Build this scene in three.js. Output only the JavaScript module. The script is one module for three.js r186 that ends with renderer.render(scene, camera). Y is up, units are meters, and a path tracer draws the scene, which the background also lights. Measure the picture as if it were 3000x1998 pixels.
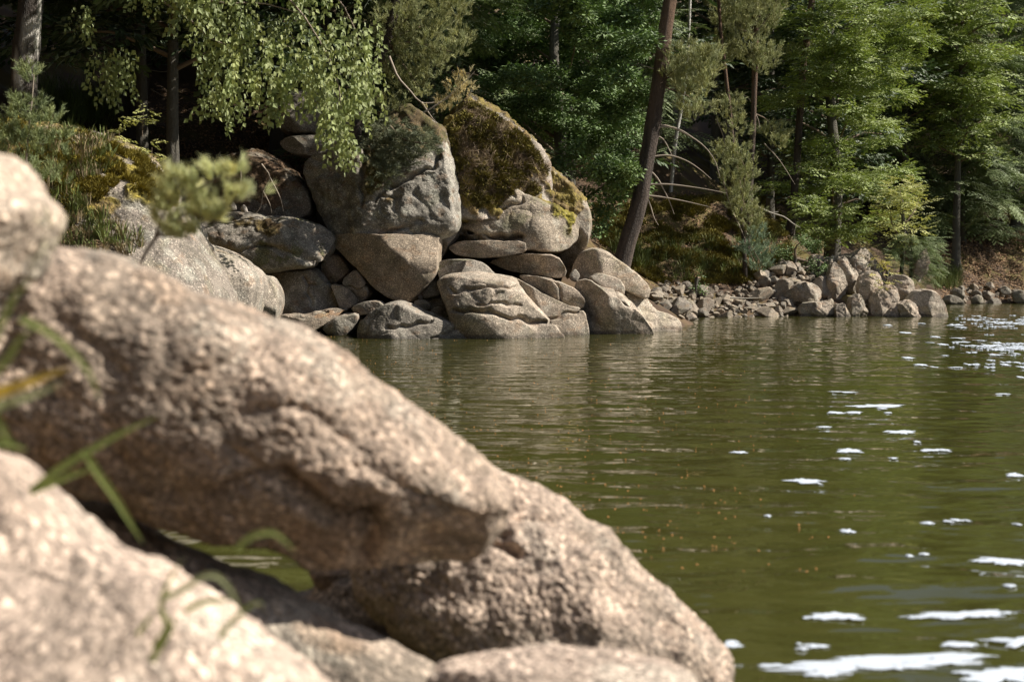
import * as THREE from 'three';
import { mergeVertices } from 'three/addons/utils/BufferGeometryUtils.js';
import { createNoise3D } from 'simplex-noise';

// ---------------------------------------------------------------- camera, sky, sun, exposure
const scene = new THREE.Scene();
const FPX = 4167, CX = 1500, CY = 999, EYE = 1.3, PITCH = Math.atan(199 / FPX);
const camera = new THREE.PerspectiveCamera(2 * Math.atan(CY / FPX) * 180 / Math.PI, 1024 / 681, 0.05, 900);
camera.position.set(0, EYE, 0);
camera.rotation.x = -PITCH;
camera.focus = 30;
camera.userData.fStop = 2.6;

const SUN = new THREE.Vector3(0.76, 0.68, 0.03).normalize();
{
  const W = 512, H = 256, data = new Float32Array(W * H * 4), n3 = createNoise3D(rng(5));
  for (let j = 0; j < H; j++) for (let i = 0; i < W; i++) {
    const el = ((j + 0.5) / H - 0.5) * Math.PI, az = ((i + 0.5) / W - 0.5) * 2 * Math.PI;
    const x = Math.cos(el) * Math.cos(az), y = Math.sin(el), z = Math.cos(el) * Math.sin(az);
    const t = Math.max(0, y);
    let c = 0, a = 0.55, f = 1.9;
    for (let o = 0; o < 5; o++) { c += a * n3(x * f, y * f * 1.7, z * f); a *= 0.5; f *= 2.1; }
    const cloud = Math.min(1, Math.max(0, (c + 0.18) / 0.5));
    const sky = [0.20 + 0.30 * (1 - t) ** 3, 0.33 + 0.28 * (1 - t) ** 3, 0.62 + 0.14 * (1 - t) ** 3];
    const k = (j * W + i) * 4;
    for (let q = 0; q < 3; q++) data[k + q] = 0.30 * (sky[q] * (1 - cloud) + [1.05, 1.07, 1.12][q] * cloud);
    data[k + 3] = 1;
  }
  const tex = new THREE.DataTexture(data, W, H, THREE.RGBAFormat, THREE.FloatType);
  tex.mapping = THREE.EquirectangularReflectionMapping;
  tex.magFilter = tex.minFilter = THREE.LinearFilter;
  tex.needsUpdate = true;
  scene.background = tex; scene.environment = tex;
}
const sun = new THREE.DirectionalLight(new THREE.Color(1.0, 0.93, 0.82), 4.9);
sun.position.copy(SUN).multiplyScalar(120).add(new THREE.Vector3(0, 0, -30));
sun.target.position.set(0, 0, -30);
sun.castShadow = true;
sun.shadow.mapSize.set(4096, 4096);
Object.assign(sun.shadow.camera, { left: -60, right: 60, top: 60, bottom: -60, near: 1, far: 260 });
scene.add(sun, sun.target);
const renderer = new THREE.WebGLRenderer({ antialias: true });
renderer.setSize(1024, 681);
renderer.toneMapping = THREE.LinearToneMapping;
renderer.toneMappingExposure = 1.95;
renderer.shadowMap.enabled = true;

// ---------------------------------------------------------------- helpers
function rng(seed) { let a = seed >>> 0; return () => { a = (a + 0x6D2B79F5) >>> 0; let t = a; t = Math.imul(t ^ (t >>> 15), t | 1); t ^= t + Math.imul(t ^ (t >>> 7), t | 61); return ((t ^ (t >>> 14)) >>> 0) / 4294967296; }; }
const N3 = createNoise3D(rng(11));
const fbm = (x, y, z, oct = 4) => { let s = 0, a = 0.5, f = 1; for (let i = 0; i < oct; i++) { s += a * N3(x * f, y * f, z * f); a *= 0.5; f *= 2.03; } return s; };
const clamp = (x, a, b) => x < a ? a : x > b ? b : x;
const sstep = (a, b, x) => { const t = clamp((x - a) / (b - a), 0, 1); return t * t * (3 - 2 * t); };
const mix = (a, b, t) => a + (b - a) * t;
const V = (x, y, z) => new THREE.Vector3(x, y, z);
const cP = Math.cos(PITCH), sP = Math.sin(PITCH);
// direction, per metre of depth, of the sight line through a point of the 3000 x 1998 photograph
function ray(px, py) {
  const x = (px - CX) / FPX, y = (CY - py) / FPX;
  const Y = y * cP - sP, Z = -y * sP - cP;
  return [x / -Z, Y / -Z];
}
function at(px, py, depth) { const [rx, ry] = ray(px, py); return V(rx * depth, EYE + ry * depth, -depth); }
const used = {};
function numbered(name) { const n = used[name] = (used[name] ?? -1) + 1; return n ? `${name}_${String(n).padStart(3, '0')}` : name; }
function tag(o, label, category, group) { o.userData.label = label; o.userData.category = category; if (group) o.userData.group = group; return o; }
function sh(m) { m.castShadow = m.receiveShadow = true; return m; }
function add(name, geo, mat) { const m = sh(new THREE.Mesh(geo, mat)); m.name = numbered(name); scene.add(m); return m; }
function part(name, geo, mat, parent) { const m = sh(new THREE.Mesh(geo, mat)); m.name = name; parent.add(m); return m; }
function thing(name, pos) { const g = new THREE.Group(); g.name = numbered(name); g.position.copy(pos); scene.add(g); return g; }
function inside(poly, x, y) { let c = false; for (let i = 0, j = poly.length - 1; i < poly.length; j = i++) { const a = poly[i], b = poly[j]; if ((a[1] > y) !== (b[1] > y) && x < (b[0] - a[0]) * (y - a[1]) / (b[1] - a[1]) + a[0]) c = !c; } return c; }
function segDist(a, b, x, y) { const dx = b[0] - a[0], dy = b[1] - a[1]; const t = clamp(((x - a[0]) * dx + (y - a[1]) * dy) / (dx * dx + dy * dy + 1e-12), 0, 1); return Math.hypot(x - a[0] - dx * t, y - a[1] - dy * t); }
function polyDist(poly, x, y) { let d = 1e9; for (let i = 0, j = poly.length - 1; i < poly.length; j = i++) d = Math.min(d, segDist(poly[i], poly[j], x, y)); return inside(poly, x, y) ? d : -d; }
function lineDist(line, x, y) { let d = 1e9; for (let i = 1; i < line.length; i++) d = Math.min(d, segDist(line[i - 1], line[i], x, y)); return d; }
function mapTexture(w, h, fill, srgb, repeat = 1) {
  const d = new Uint8Array(w * h * 4);
  fill(d);
  const t = new THREE.DataTexture(d, w, h, THREE.RGBAFormat);
  t.wrapS = t.wrapT = THREE.RepeatWrapping; t.magFilter = THREE.LinearFilter; t.minFilter = THREE.LinearMipmapLinearFilter;
  if (srgb) t.colorSpace = THREE.SRGBColorSpace;
  t.repeat.set(repeat, repeat); t.needsUpdate = true; return t;
}

// ---------------------------------------------------------------- textures
// coarse-grained granite: pale feldspar crystals and dark mica in a grey matrix, one tile = 1.6 m
const graniteField = (() => {
  const S = 1024, R = rng(21), v = new Float32Array(S * S), hgt = new Float32Array(S * S), n3 = createNoise3D(rng(22));
  for (let j = 0; j < S; j++) for (let i = 0; i < S; i++) {
    const a = i / S * 2 * Math.PI, b = j / S * 2 * Math.PI;
    const q = (f) => n3(Math.cos(a) * f, Math.sin(a) * f + 3 * Math.cos(b) * f, Math.sin(b) * f);
    const base = 0.10 * q(4) + 0.10 * q(12) + (R() - 0.5) * 0.22;
    v[j * S + i] = base; hgt[j * S + i] = base * 0.8;
  }
  const disc = (x, y, rx, ry, t, val, h) => {
    const m = Math.ceil(Math.max(rx, ry)), c = Math.cos(t), s = Math.sin(t);
    for (let dy = -m; dy <= m; dy++) for (let dx = -m; dx <= m; dx++) {
      const u = (dx * c + dy * s) / rx, w = (dy * c - dx * s) / ry, e = u * u + w * w;
      if (e > 1) continue;
      const k = ((y + dy + S) % S) * S + ((x + dx + S) % S), f = Math.min(1, (1 - e) * 3);
      v[k] = mix(v[k], val, f); hgt[k] = mix(hgt[k], h, f);
    }
  };
  for (let i = 0; i < 9000; i++) disc(R() * S | 0, R() * S | 0, 1.5 + R() * 3, 1.2 + R() * 2, R() * 3, -0.16 - R() * 0.42, -0.25);
  for (let i = 0; i < 6500; i++) disc(R() * S | 0, R() * S | 0, 1.6 + R() * 3.5, 1.4 + R() * 2.6, R() * 3, 0.18 + R() * 0.30, 0.25);
  for (let i = 0; i < 1100; i++) disc(R() * S | 0, R() * S | 0, 3.5 + R() * 5.5, 3 + R() * 3.5, R() * 3, 0.34 + R() * 0.34, 0.5);
  return { S, v, hgt };
})();
const graniteMap = mapTexture(1024, 1024, (d) => { const { v } = graniteField; for (let i = 0; i < v.length; i++) { const g = clamp(0.68 + v[i] * 0.62, 0.1, 1) * 255; d[i * 4] = g; d[i * 4 + 1] = g * 0.985; d[i * 4 + 2] = g * 0.965; d[i * 4 + 3] = 255; } }, true, 1 / 1.6);
const graniteBump = mapTexture(1024, 1024, (d) => { const { hgt } = graniteField; for (let i = 0; i < hgt.length; i++) { const g = clamp(0.5 + hgt[i] * 0.5, 0, 1) * 255; d[i * 4] = d[i * 4 + 1] = d[i * 4 + 2] = g; d[i * 4 + 3] = 255; } }, false, 1 / 1.6);
const barkBump = mapTexture(512, 512, (d) => {
  const n3 = createNoise3D(rng(31));
  for (let j = 0; j < 512; j++) for (let i = 0; i < 512; i++) {
    const a = i / 512 * 2 * Math.PI, b = j / 512 * 2 * Math.PI;
    let r = 1 - Math.abs(n3(Math.cos(a) * 3.2, Math.sin(a) * 3.2 + Math.cos(b) * 0.8, Math.sin(b) * 0.8)) * 1.6;
    r += 0.35 * n3(Math.cos(a) * 9, Math.sin(a) * 9 + Math.cos(b) * 3, Math.sin(b) * 3);
    const k = (j * 512 + i) * 4; d[k] = d[k + 1] = d[k + 2] = clamp(r * 0.5 + 0.25, 0, 1) * 255; d[k + 3] = 255;
  }
}, false, 1 / 0.5);
const waterBump = mapTexture(1024, 1024, (d) => {
  const S = 1024, R = rng(41), h = new Float32Array(S * S), TILE = 7;
  // wavelets of 9 to 70 cm, crests running mostly across the lake
  const waves = [];
  for (let i = 0; i < 46; i++) {
    const L = 0.09 * Math.pow(8, R()), th = Math.PI / 2 + (R() + R() - 1) * 0.85, kx = Math.round(Math.cos(th) * TILE / L), ky = Math.round(Math.sin(th) * TILE / L);
    waves.push([kx, ky, R() * 6.28, Math.pow(L, 1.12)]);
  }
  let m = 0;
  const sin = new Float32Array(4096); for (let i = 0; i < 4096; i++) sin[i] = Math.sin(i / 4096 * 2 * Math.PI);
  for (let j = 0; j < S; j++) for (let i = 0; i < S; i++) {
    let s = 0;
    for (const [kx, ky, p, a] of waves) s += a * sin[((kx * i + ky * j) / S * 4096 + p * 652) & 4095];
    h[j * S + i] = s; m = Math.max(m, Math.abs(s));
  }
  for (let i = 0; i < h.length; i++) { const g = clamp(0.5 + 0.5 * h[i] / m, 0, 1) * 255; d[i * 4] = d[i * 4 + 1] = d[i * 4 + 2] = g; d[i * 4 + 3] = 255; }
}, false, 1 / 7);

const glintFray = mapTexture(256, 256, (d) => { // ragged breaks in the painted sky glints, one tile = 0.5 m
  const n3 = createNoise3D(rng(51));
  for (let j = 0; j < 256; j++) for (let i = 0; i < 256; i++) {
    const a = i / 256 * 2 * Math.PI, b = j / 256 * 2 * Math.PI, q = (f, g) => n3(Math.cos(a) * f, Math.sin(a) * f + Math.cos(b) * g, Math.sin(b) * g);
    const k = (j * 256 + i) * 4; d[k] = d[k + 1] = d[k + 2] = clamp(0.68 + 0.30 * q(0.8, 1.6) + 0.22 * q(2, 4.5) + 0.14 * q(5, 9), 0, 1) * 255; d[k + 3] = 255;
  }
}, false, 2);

// ---------------------------------------------------------------- materials
const M = {
  granite: new THREE.MeshStandardMaterial({ vertexColors: true, roughness: 0.9, map: graniteMap, bumpMap: graniteBump, bumpScale: 0.012 }),
  soil: new THREE.MeshStandardMaterial({ vertexColors: true, roughness: 1 }),
  pineBark: new THREE.MeshStandardMaterial({ vertexColors: true, roughness: 0.95, bumpMap: barkBump, bumpScale: 0.03 }),
  twig: new THREE.MeshStandardMaterial({ color: new THREE.Color(0.13, 0.095, 0.065), roughness: 0.95 }),
  deadwood: new THREE.MeshStandardMaterial({ color: new THREE.Color(0.30, 0.25, 0.20), roughness: 0.95 }),
  greywood: new THREE.MeshStandardMaterial({ color: new THREE.Color(0.42, 0.38, 0.32), roughness: 0.95 }),
  water: new THREE.MeshPhysicalMaterial({ color: new THREE.Color(0.043, 0.043, 0.011), roughness: 0.015, ior: 1.333, bumpMap: waterBump, bumpScale: 0.021 }),
  painted_glint: new THREE.MeshStandardMaterial({ color: new THREE.Color(0.46, 0.51, 0.58), roughness: 0.6, vertexColors: true, alphaMap: glintFray, alphaTest: 0.36, side: THREE.DoubleSide }),  // pale colour stands in for sky reflected by ripples
  leaf: (r, g, b, t = 0.4) => new THREE.MeshPhysicalMaterial({ color: new THREE.Color(r, g, b), roughness: 0.78, transmission: t, thickness: 0, side: THREE.DoubleSide }),
};
// ---------------------------------------------------------------- ground: wooded banks round the inlet
const LAND = [[2.6, 4], [1.5, -1.2], [0.5, -3.0], [-0.6, -4.0], [-1.25, -5.0], [-2.4, -5.6], [-3.2, -8], [-3.9, -13], [-5.2, -19], [-6.2, -25], [-5.6, -30.2], [-3.5, -31.2], [0, -31.8], [3.4, -32.3], [4.6, -36], [5.2, -41.8], [9, -43.0], [11.2, -42.9], [12.2, -44], [13.5, -50], [16, -57], [19, -60.5], [25, -61.6], [42, -63], [80, -58], [160, -50], [160, -260], [-160, -260], [-160, 60], [2.6, 60]];
const COAST = LAND.slice(0, 26);
function ground(x, z) {
  const d = lineDist(COAST, x, z), land = inside(LAND, x, z);
  if (!land) return -Math.min(0.45 * d, 2.2);
  const near = sstep(9, 3, Math.hypot(x, z));
  const leftBank = sstep(-1, -4, x) * sstep(-33, -29, z);
  const k = mix(mix(1.05, 1.55, leftBank), 0.30, near);
  let h = d < 1.6 ? 0.62 * d : d < 14 ? 0.99 + (d - 1.6) * 0.62 : 8.68 + (d - 14) * 0.42;
  if (d > 45) h -= (d - 45) * 0.30;
  h *= k;
  const w = Math.min(1, d / 1.5);
  return h + w * (0.45 * fbm(x * 0.35, 3, z * 0.35, 3) + 0.14 * fbm(x * 1.9, 7, z * 1.9, 3));
}
// where a sight line meets the ground
function hit(px, py, from = 8, to = 120) {
  const [rx, ry] = ray(px, py);
  for (let d = from; d < to; d += 0.4) if (EYE + ry * d < ground(rx * d, -d)) { let a = d - 0.4, b = d; for (let i = 0; i < 5; i++) { const m = (a + b) / 2; if (EYE + ry * m < ground(rx * m, -m)) b = m; else a = m; } return V(rx * b, ground(rx * b, -b), -b); }
  return at(px, py, to);
}
{
  const xs = [], zs = [];
  for (let x = -150; x < -16; x += 6) xs.push(x); for (let x = -16; x < 30; x += 0.22) xs.push(x); for (let x = 30; x <= 160; x += 5) xs.push(x);
  for (let z = 60; z > 2; z -= 5) zs.push(z); for (let z = 2; z > -66; z -= 0.24) zs.push(z); for (let z = -66; z >= -240; z -= 5) zs.push(z);
  const pos = [], col = [], idx = [], nx = xs.length;
  for (const z of zs) for (const x of xs) {
    const y = ground(x, z); pos.push(x, y, z);
    const a = fbm(x * 0.5, 1, z * 0.5), b = fbm(x * 2.2, 5, z * 2.2), moss = sstep(-0.02, 0.16, a + 0.5 * b), dry = sstep(0.1, 0.3, fbm(x * 0.9, 9, z * 0.9) + 0.3 * b), v = 1 + 0.5 * fbm(x * 6, 2, z * 6, 2);
    let c = [0.060, 0.037, 0.022];
    c = c.map((q, i) => mix(q, [0.105, 0.085, 0.020][i], moss * 0.85)).map((q, i) => mix(q, [0.115, 0.072, 0.038][i], dry * 0.5));
    col.push(c[0] * v, c[1] * v, c[2] * v);
  }
  for (let j = 0; j + 1 < zs.length; j++) for (let i = 0; i + 1 < nx; i++) { const a = j * nx + i; idx.push(a, a + 1, a + nx, a + 1, a + nx + 1, a + nx); }
  const g = new THREE.BufferGeometry();
  g.setAttribute('position', new THREE.Float32BufferAttribute(pos, 3)); g.setAttribute('color', new THREE.Float32BufferAttribute(col, 3)); g.setIndex(idx); g.computeVertexNormals();
  const o = add('ground', g, M.soil); o.userData.kind = 'structure'; o.userData.label = 'steep wooded bank of moss and brown leaf litter';
}

// ---------------------------------------------------------------- water
const swell = (x, z) => {
  const open = sstep(-2, 7, x + 0.25 * (z + 30) * (z > -30 ? 1 : 0));
  return (0.004 + 0.017 * open) * fbm(x * 0.75 + 4, 0.2, z * 1.15, 2) + (0.0012 + 0.0045 * open) * fbm(x * 2.4, 4.4, z * 3.6, 2);
};
{
  const xs = [], zs = [];
  for (let x = -8; x < 26; x += 0.12) xs.push(x); for (let x = 26; x <= 160; x += 4) xs.push(x);
  for (let z = 60; z > 0; z -= 4) zs.push(z); for (let z = 0; z > -22; z -= 0.085) zs.push(z); for (let z = -22; z > -64; z -= 0.2) zs.push(z); zs.push(-66, -70);
  const pos = [], uv = [], idx = [], nx = xs.length;
  for (const z of zs) for (const x of xs) { pos.push(x, swell(x, z), z); uv.push(x, z); }
  for (let j = 0; j + 1 < zs.length; j++) for (let i = 0; i + 1 < nx; i++) { const a = j * nx + i; idx.push(a, a + 1, a + nx, a + 1, a + nx + 1, a + nx); }
  const g = new THREE.BufferGeometry();
  g.setAttribute('position', new THREE.Float32BufferAttribute(pos, 3)); g.setAttribute('uv', new THREE.Float32BufferAttribute(uv, 2)); g.setIndex(idx); g.computeVertexNormals();
  const o = add('water', g, M.water); o.userData.kind = 'structure'; o.userData.label = 'murky olive green lake water with small ripples';
}
// ---------------------------------------------------------------- boulders
const balls = {};
function ball(detail) {
  if (!balls[detail]) {
    let g = new THREE.IcosahedronGeometry(1, detail); g.deleteAttribute('normal'); g.deleteAttribute('uv'); g = mergeVertices(g, 1e-5);
    balls[detail] = { p: g.attributes.position.array, i: g.index.array };
  }
  return balls[detail];
}
// uv in metres from the plane that each triangle faces most; vertices are doubled only where two planes meet
function boxUV(pos, nor, col, index) {
  const P = [], Nn = [], C = [], U = [], I = [], map = new Map();
  for (let t = 0; t < index.length; t += 3) {
    const [a, b, c] = [index[t] * 3, index[t + 1] * 3, index[t + 2] * 3];
    const nx = Math.abs(nor[a] + nor[b] + nor[c]), ny = Math.abs(nor[a + 1] + nor[b + 1] + nor[c + 1]), nz = Math.abs(nor[a + 2] + nor[b + 2] + nor[c + 2]);
    const ax = nx > ny && nx > nz ? 0 : ny > nz ? 1 : 2;
    for (let k = 0; k < 3; k++) {
      const v = index[t + k], key = v * 3 + ax; let n = map.get(key);
      if (n === undefined) {
        n = P.length / 3; map.set(key, n); const q = v * 3;
        P.push(pos[q], pos[q + 1], pos[q + 2]); Nn.push(nor[q], nor[q + 1], nor[q + 2]); C.push(col[q], col[q + 1], col[q + 2]);
        U.push(ax === 0 ? pos[q + 2] + 0.37 : pos[q], ax === 1 ? pos[q + 2] + 0.61 : pos[q + 1]);
      }
      I.push(n);
    }
  }
  const g = new THREE.BufferGeometry();
  g.setAttribute('position', new THREE.Float32BufferAttribute(P, 3)); g.setAttribute('normal', new THREE.Float32BufferAttribute(Nn, 3));
  g.setAttribute('color', new THREE.Float32BufferAttribute(C, 3)); g.setAttribute('uv', new THREE.Float32BufferAttribute(U, 2)); g.setIndex(I);
  return g;
}
function stoneColor(o, x, y, z) {
  const s = o.grain ?? 1, n1 = fbm(x * 0.7, y * 0.7, z * 0.7, 3), n2 = fbm(x * 3 * s, y * 3 * s, z * 3 * s, 3), n3 = N3(x * 13 * s, y * 13 * s, z * 13 * s), n4 = N3(x * 31, y * 31, z * 31);
  const v = 0.80 * (1 + 0.32 * n1 + 0.34 * n2 + 0.14 * n3 + 0.12 * n4), t = o.tint ?? [0.33, 0.285, 0.235];
  let c = [t[0] * v, t[1] * v, t[2] * v];
  const dark = sstep(0.10, 0.34, fbm(x * 1.6 + 7, y * 1.6, z * 1.6, 4) + 0.12 * n3) * (o.dark ?? 0.5);
  c = c.map((q, i) => mix(q, [0.115, 0.105, 0.082][i] * v, dark));
  const pale = sstep(0.16, 0.36, fbm(x * 2.2 + 31, y * 2.2, z * 2.2, 4) + 0.15 * n4) * (o.pale ?? 0.35);
  c = c.map((q, i) => mix(q, [0.40, 0.40, 0.35][i] * v, pale));
  const rust = sstep(0.26, 0.42, fbm(x * 1.9 - 17, y * 3.1, z * 1.9, 4)) * (o.rust ?? 0.3);
  c = c.map((q, i) => mix(q, [0.30, 0.17, 0.085][i] * v, rust));
  const green = sstep(0.18, 0.40, fbm(x * 1.3 + 53, y * 1.3, z * 1.3, 4) + 0.1 * n3) * (o.green ?? 0.25);
  return c.map((q, i) => mix(q, [0.145, 0.145, 0.070][i] * v, green));
}
const GRAN = 1 / 0.50;
/* A boulder grown from its outline in the photograph, at its own distance and with its own thickness.
   d distance, T / B bulge towards / away from the viewer, R width of the rounded rim, tilt = how the middle plane turns away,
   planes cut flat faces [px, py, z, normal], cracks are carved grooves [[px, py], ...] */
function rock(o) {
  const d = o.d, [ta, tb] = o.tilt ?? [0, -0.15];
  let cpx = 0, cpy = 0; for (const [a, b] of o.pts) { cpx += a / o.pts.length; cpy += b / o.pts.length; }
  if (o.mid) [cpx, cpy] = o.mid;
  const C = at(cpx, cpy, d);
  const plane = (px, py) => { const [rx, ry] = ray(px, py); let D = d; for (let i = 0; i < 12; i++) D = d - (ta * (rx * D - C.x) + tb * (EYE + ry * D - C.y)); return [rx * D - C.x, EYE + ry * D - C.y]; };
  let poly = o.pts.map(([a, b]) => plane(a, b));
  if (o.smooth !== 0) { // round the traced corners a little
    const q = []; for (let i = 0; i < poly.length; i++) { const a = poly[i], b = poly[(i + 1) % poly.length]; q.push([mix(a[0], b[0], 0.2), mix(a[1], b[1], 0.2)], [mix(a[0], b[0], 0.8), mix(a[1], b[1], 0.8)]); } poly = q;
  }
  const gr = o.grow ?? 1.045; poly = poly.map(([x, y]) => [x * gr, y * gr]);
  let x0 = 1e9, x1 = -1e9, y0 = 1e9, y1 = -1e9, inr = 0;
  for (const [x, y] of poly) { x0 = Math.min(x0, x); x1 = Math.max(x1, x); y0 = Math.min(y0, y); y1 = Math.max(y1, y); }
  for (let i = 0; i < 200; i++) inr = Math.max(inr, polyDist(poly, mix(x0, x1, (i * 0.618) % 1), mix(y0, y1, (i + 0.5) / 200)));
  const T = o.T ?? inr, B = o.B ?? T, R = (o.R ?? 0.7) * (d > 10 ? 0.62 : 1) * inr, pw = o.pow ?? 2.8, np = poly.length;
  const planes = (o.planes ?? []).map(([px, py, z, n]) => { const l = Math.hypot(...n), [a, b] = plane(px, py); return [a, b, z + ta * a + tb * b, n[0] / l, n[1] / l, n[2] / l]; });
  const ks = o.edge ?? 0.035;
  const f = (x, y, z) => {
    let s = 0, c = false;
    for (let i = 0, j = np - 1; i < np; j = i++) {
      const a = poly[i], b = poly[j];
      if ((a[1] > y) !== (b[1] > y) && x < (b[0] - a[0]) * (y - a[1]) / (b[1] - a[1]) + a[0]) c = !c;
      const dx = b[0] - a[0], dy = b[1] - a[1], t = clamp(((x - a[0]) * dx + (y - a[1]) * dy) / (dx * dx + dy * dy + 1e-12), 0, 1), ex = x - a[0] - dx * t, ey = y - a[1] - dy * t, e = ex * ex + ey * ey + 1e-9;
      s += 1 / (e * e * e);
    }
    const dist = Math.pow(s, -1 / 6);
    if (!c) return dist;
    const pr = Math.pow(1 - Math.pow(1 - Math.min(dist / R, 1), pw), 1 / pw), dz = z - ta * x - tb * y;
    let v = dz > 0 ? dz - T * pr : -dz - B * pr;
    for (const p of planes) { const w = (x - p[0]) * p[3] + (y - p[1]) * p[4] + (z - p[2]) * p[5]; const h = clamp(0.5 + 0.5 * (w - v) / ks, 0, 1); v = mix(v, w, h) + ks * h * (1 - h); }
    return v;
  };
  const RF = rng(Math.round(cpx * 7 + cpy * 13));
  for (let i = 0, nf = o.facets ?? 4; i < nf; i++) { // flat breaks, as weathered granite has
    const nn = V((RF() - 0.5) * 1.6, (RF() - 0.5) * 1.3, 0.7 + RF() * 0.5).normalize(); let t = 0; while (t < 9 && f(nn.x * t, nn.y * t, nn.z * t) < 0) t += 0.02 + t * 0.02;
    const w = t * (0.97 - RF() * (o.bite ?? 0.10)); planes.push([nn.x * w, nn.y * w, nn.z * w, nn.x, nn.y, nn.z]);
  }
  const { p: dir, i: index } = ball(o.detail ?? 40), n = dir.length / 3, pos = new Float32Array(n * 3);
  const hx = (x1 - x0) / 2, hy = (y1 - y0) / 2, hz = (T + B) / 2, L = 2.2 * Math.max(hx, hy, hz) + 2 * Math.max(T, B);
  for (let k = 0; k < n; k++) {
    let ux = dir[k * 3] * hx, uy = dir[k * 3 + 1] * hy, uz = dir[k * 3 + 2] * hz + 0.28 * hz; const l = Math.hypot(ux, uy, uz); ux /= l; uy /= l; uz /= l;
    let a = 0, b = L, st = L / 44;
    for (let t = st; t < L; t += st) if (f(ux * t, uy * t, uz * t) > 0) { b = t; break; } else a = t;
    for (let i = 0; i < 11; i++) { const m = (a + b) / 2; if (f(ux * m, uy * m, uz * m) > 0) b = m; else a = m; }
    pos[k * 3] = ux * a; pos[k * 3 + 1] = uy * a; pos[k * 3 + 2] = uz * a;
  }
  const g0 = new THREE.BufferGeometry(); g0.setAttribute('position', new THREE.BufferAttribute(pos, 3)); g0.setIndex(new THREE.BufferAttribute(index, 1)); g0.computeVertexNormals();
  const nor = g0.attributes.normal.array, amp = (o.amp ?? 0.06) * (d > 10 ? 0.62 : 0.8), fr = o.freq ?? 1, col = new Float32Array(n * 3);
  const cracks = (o.cracks ?? []).map((c) => ({ line: c.pts.map(([a, b]) => plane(a, b)), w: c.w ?? 0.035, depth: c.depth ?? 0.07 }));
  const mossy = (o.moss ?? []).map((m) => ({ poly: m.pts.map(([a, b]) => plane(a, b)), c: m.c ?? [0.10, 0.085, 0.018], edge: m.edge ?? 0.25, thick: m.thick ?? 0.03, dead: m.dead ?? 0.5 }));
  for (let k = 0; k < n; k++) {
    const q = k * 3, x = pos[q], y = pos[q + 1], z = pos[q + 2], X = x + C.x, Y = y + C.y, Z = z + C.z;
    const ridge = 1 - Math.abs(N3(X * 1.1 * fr + 9, Y * 1.4 * fr, Z * 1.1 * fr));
    let h = amp * (1.1 * fbm(X * 0.9 * fr, Y * 0.9 * fr, Z * 0.9 * fr, 3) - 0.45 * ridge * ridge * ridge + 0.17 * fbm(X * 4.5 * fr, Y * 4.5 * fr, Z * 4.5 * fr, 3) + 0.05 * N3(X * 17 * fr, Y * 17 * fr, Z * 17 * fr));
    if (o.pits) { const pt = N3(X * 21, Y * 21, Z * 21); h -= o.pits * sstep(0.35, 0.8, pt); h += o.pits * 0.5 * N3(X * 44, Y * 44, Z * 44); }
    const wet = 1 - 0.5 * sstep(0.11, 0.05, Y + 0.07 * fbm(X * 2, Y, Z * 2, 3)); // stone kept wet and dark at the water's edge
    let c = stoneColor(o, X, Y, Z).map((v) => v * GRAN * wet);
    if (nor[q + 2] > -0.2) {
      const wx = x + 0.06 * N3(X * 2.5, Y * 2.5, Z), wy = y + 0.06 * N3(X * 2.5 + 40, Y * 2.5, Z);
      for (const cr of cracks) { const e = lineDist(cr.line, wx, wy) / cr.w; if (e < 3) h -= cr.depth * Math.exp(-e * e); }
    }
    for (const m of mossy) {
      const e = polyDist(m.poly, x, y) + m.edge * (fbm(X * 1.8, Y * 1.8, Z * 1.8 + 5, 4) * 1.6), w = sstep(-0.02, 0.07, e);
      if (w > 0) {
        const v = 1 + 0.7 * fbm(X * 7, Y * 7, Z * 7, 3), br = sstep(-0.05, 0.18, fbm(X * 1.7, Y * 1.7 + 9, Z * 1.7, 4)) * m.dead;
        c = c.map((r, i) => mix(r, mix(m.c[i], [0.12, 0.075, 0.045][i], br) * v * GRAN, w));
        h += w * m.thick * (0.8 + 1.3 * fbm(X * 3.2, Y * 3.2, Z * 3.2 + 2, 4));
      }
    }
    pos[q] += nor[q] * h; pos[q + 1] += nor[q + 1] * h; pos[q + 2] += nor[q + 2] * h;
    col[q] = c[0]; col[q + 1] = c[1]; col[q + 2] = c[2];
  }
  g0.computeVertexNormals();
  const g = boxUV(pos, g0.attributes.normal.array, col, index);
  const m = add(o.name ?? 'boulder', g, M.granite); m.position.copy(C);
  tag(m, o.label, o.category ?? 'boulder', o.group);
  return m;
}
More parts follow.
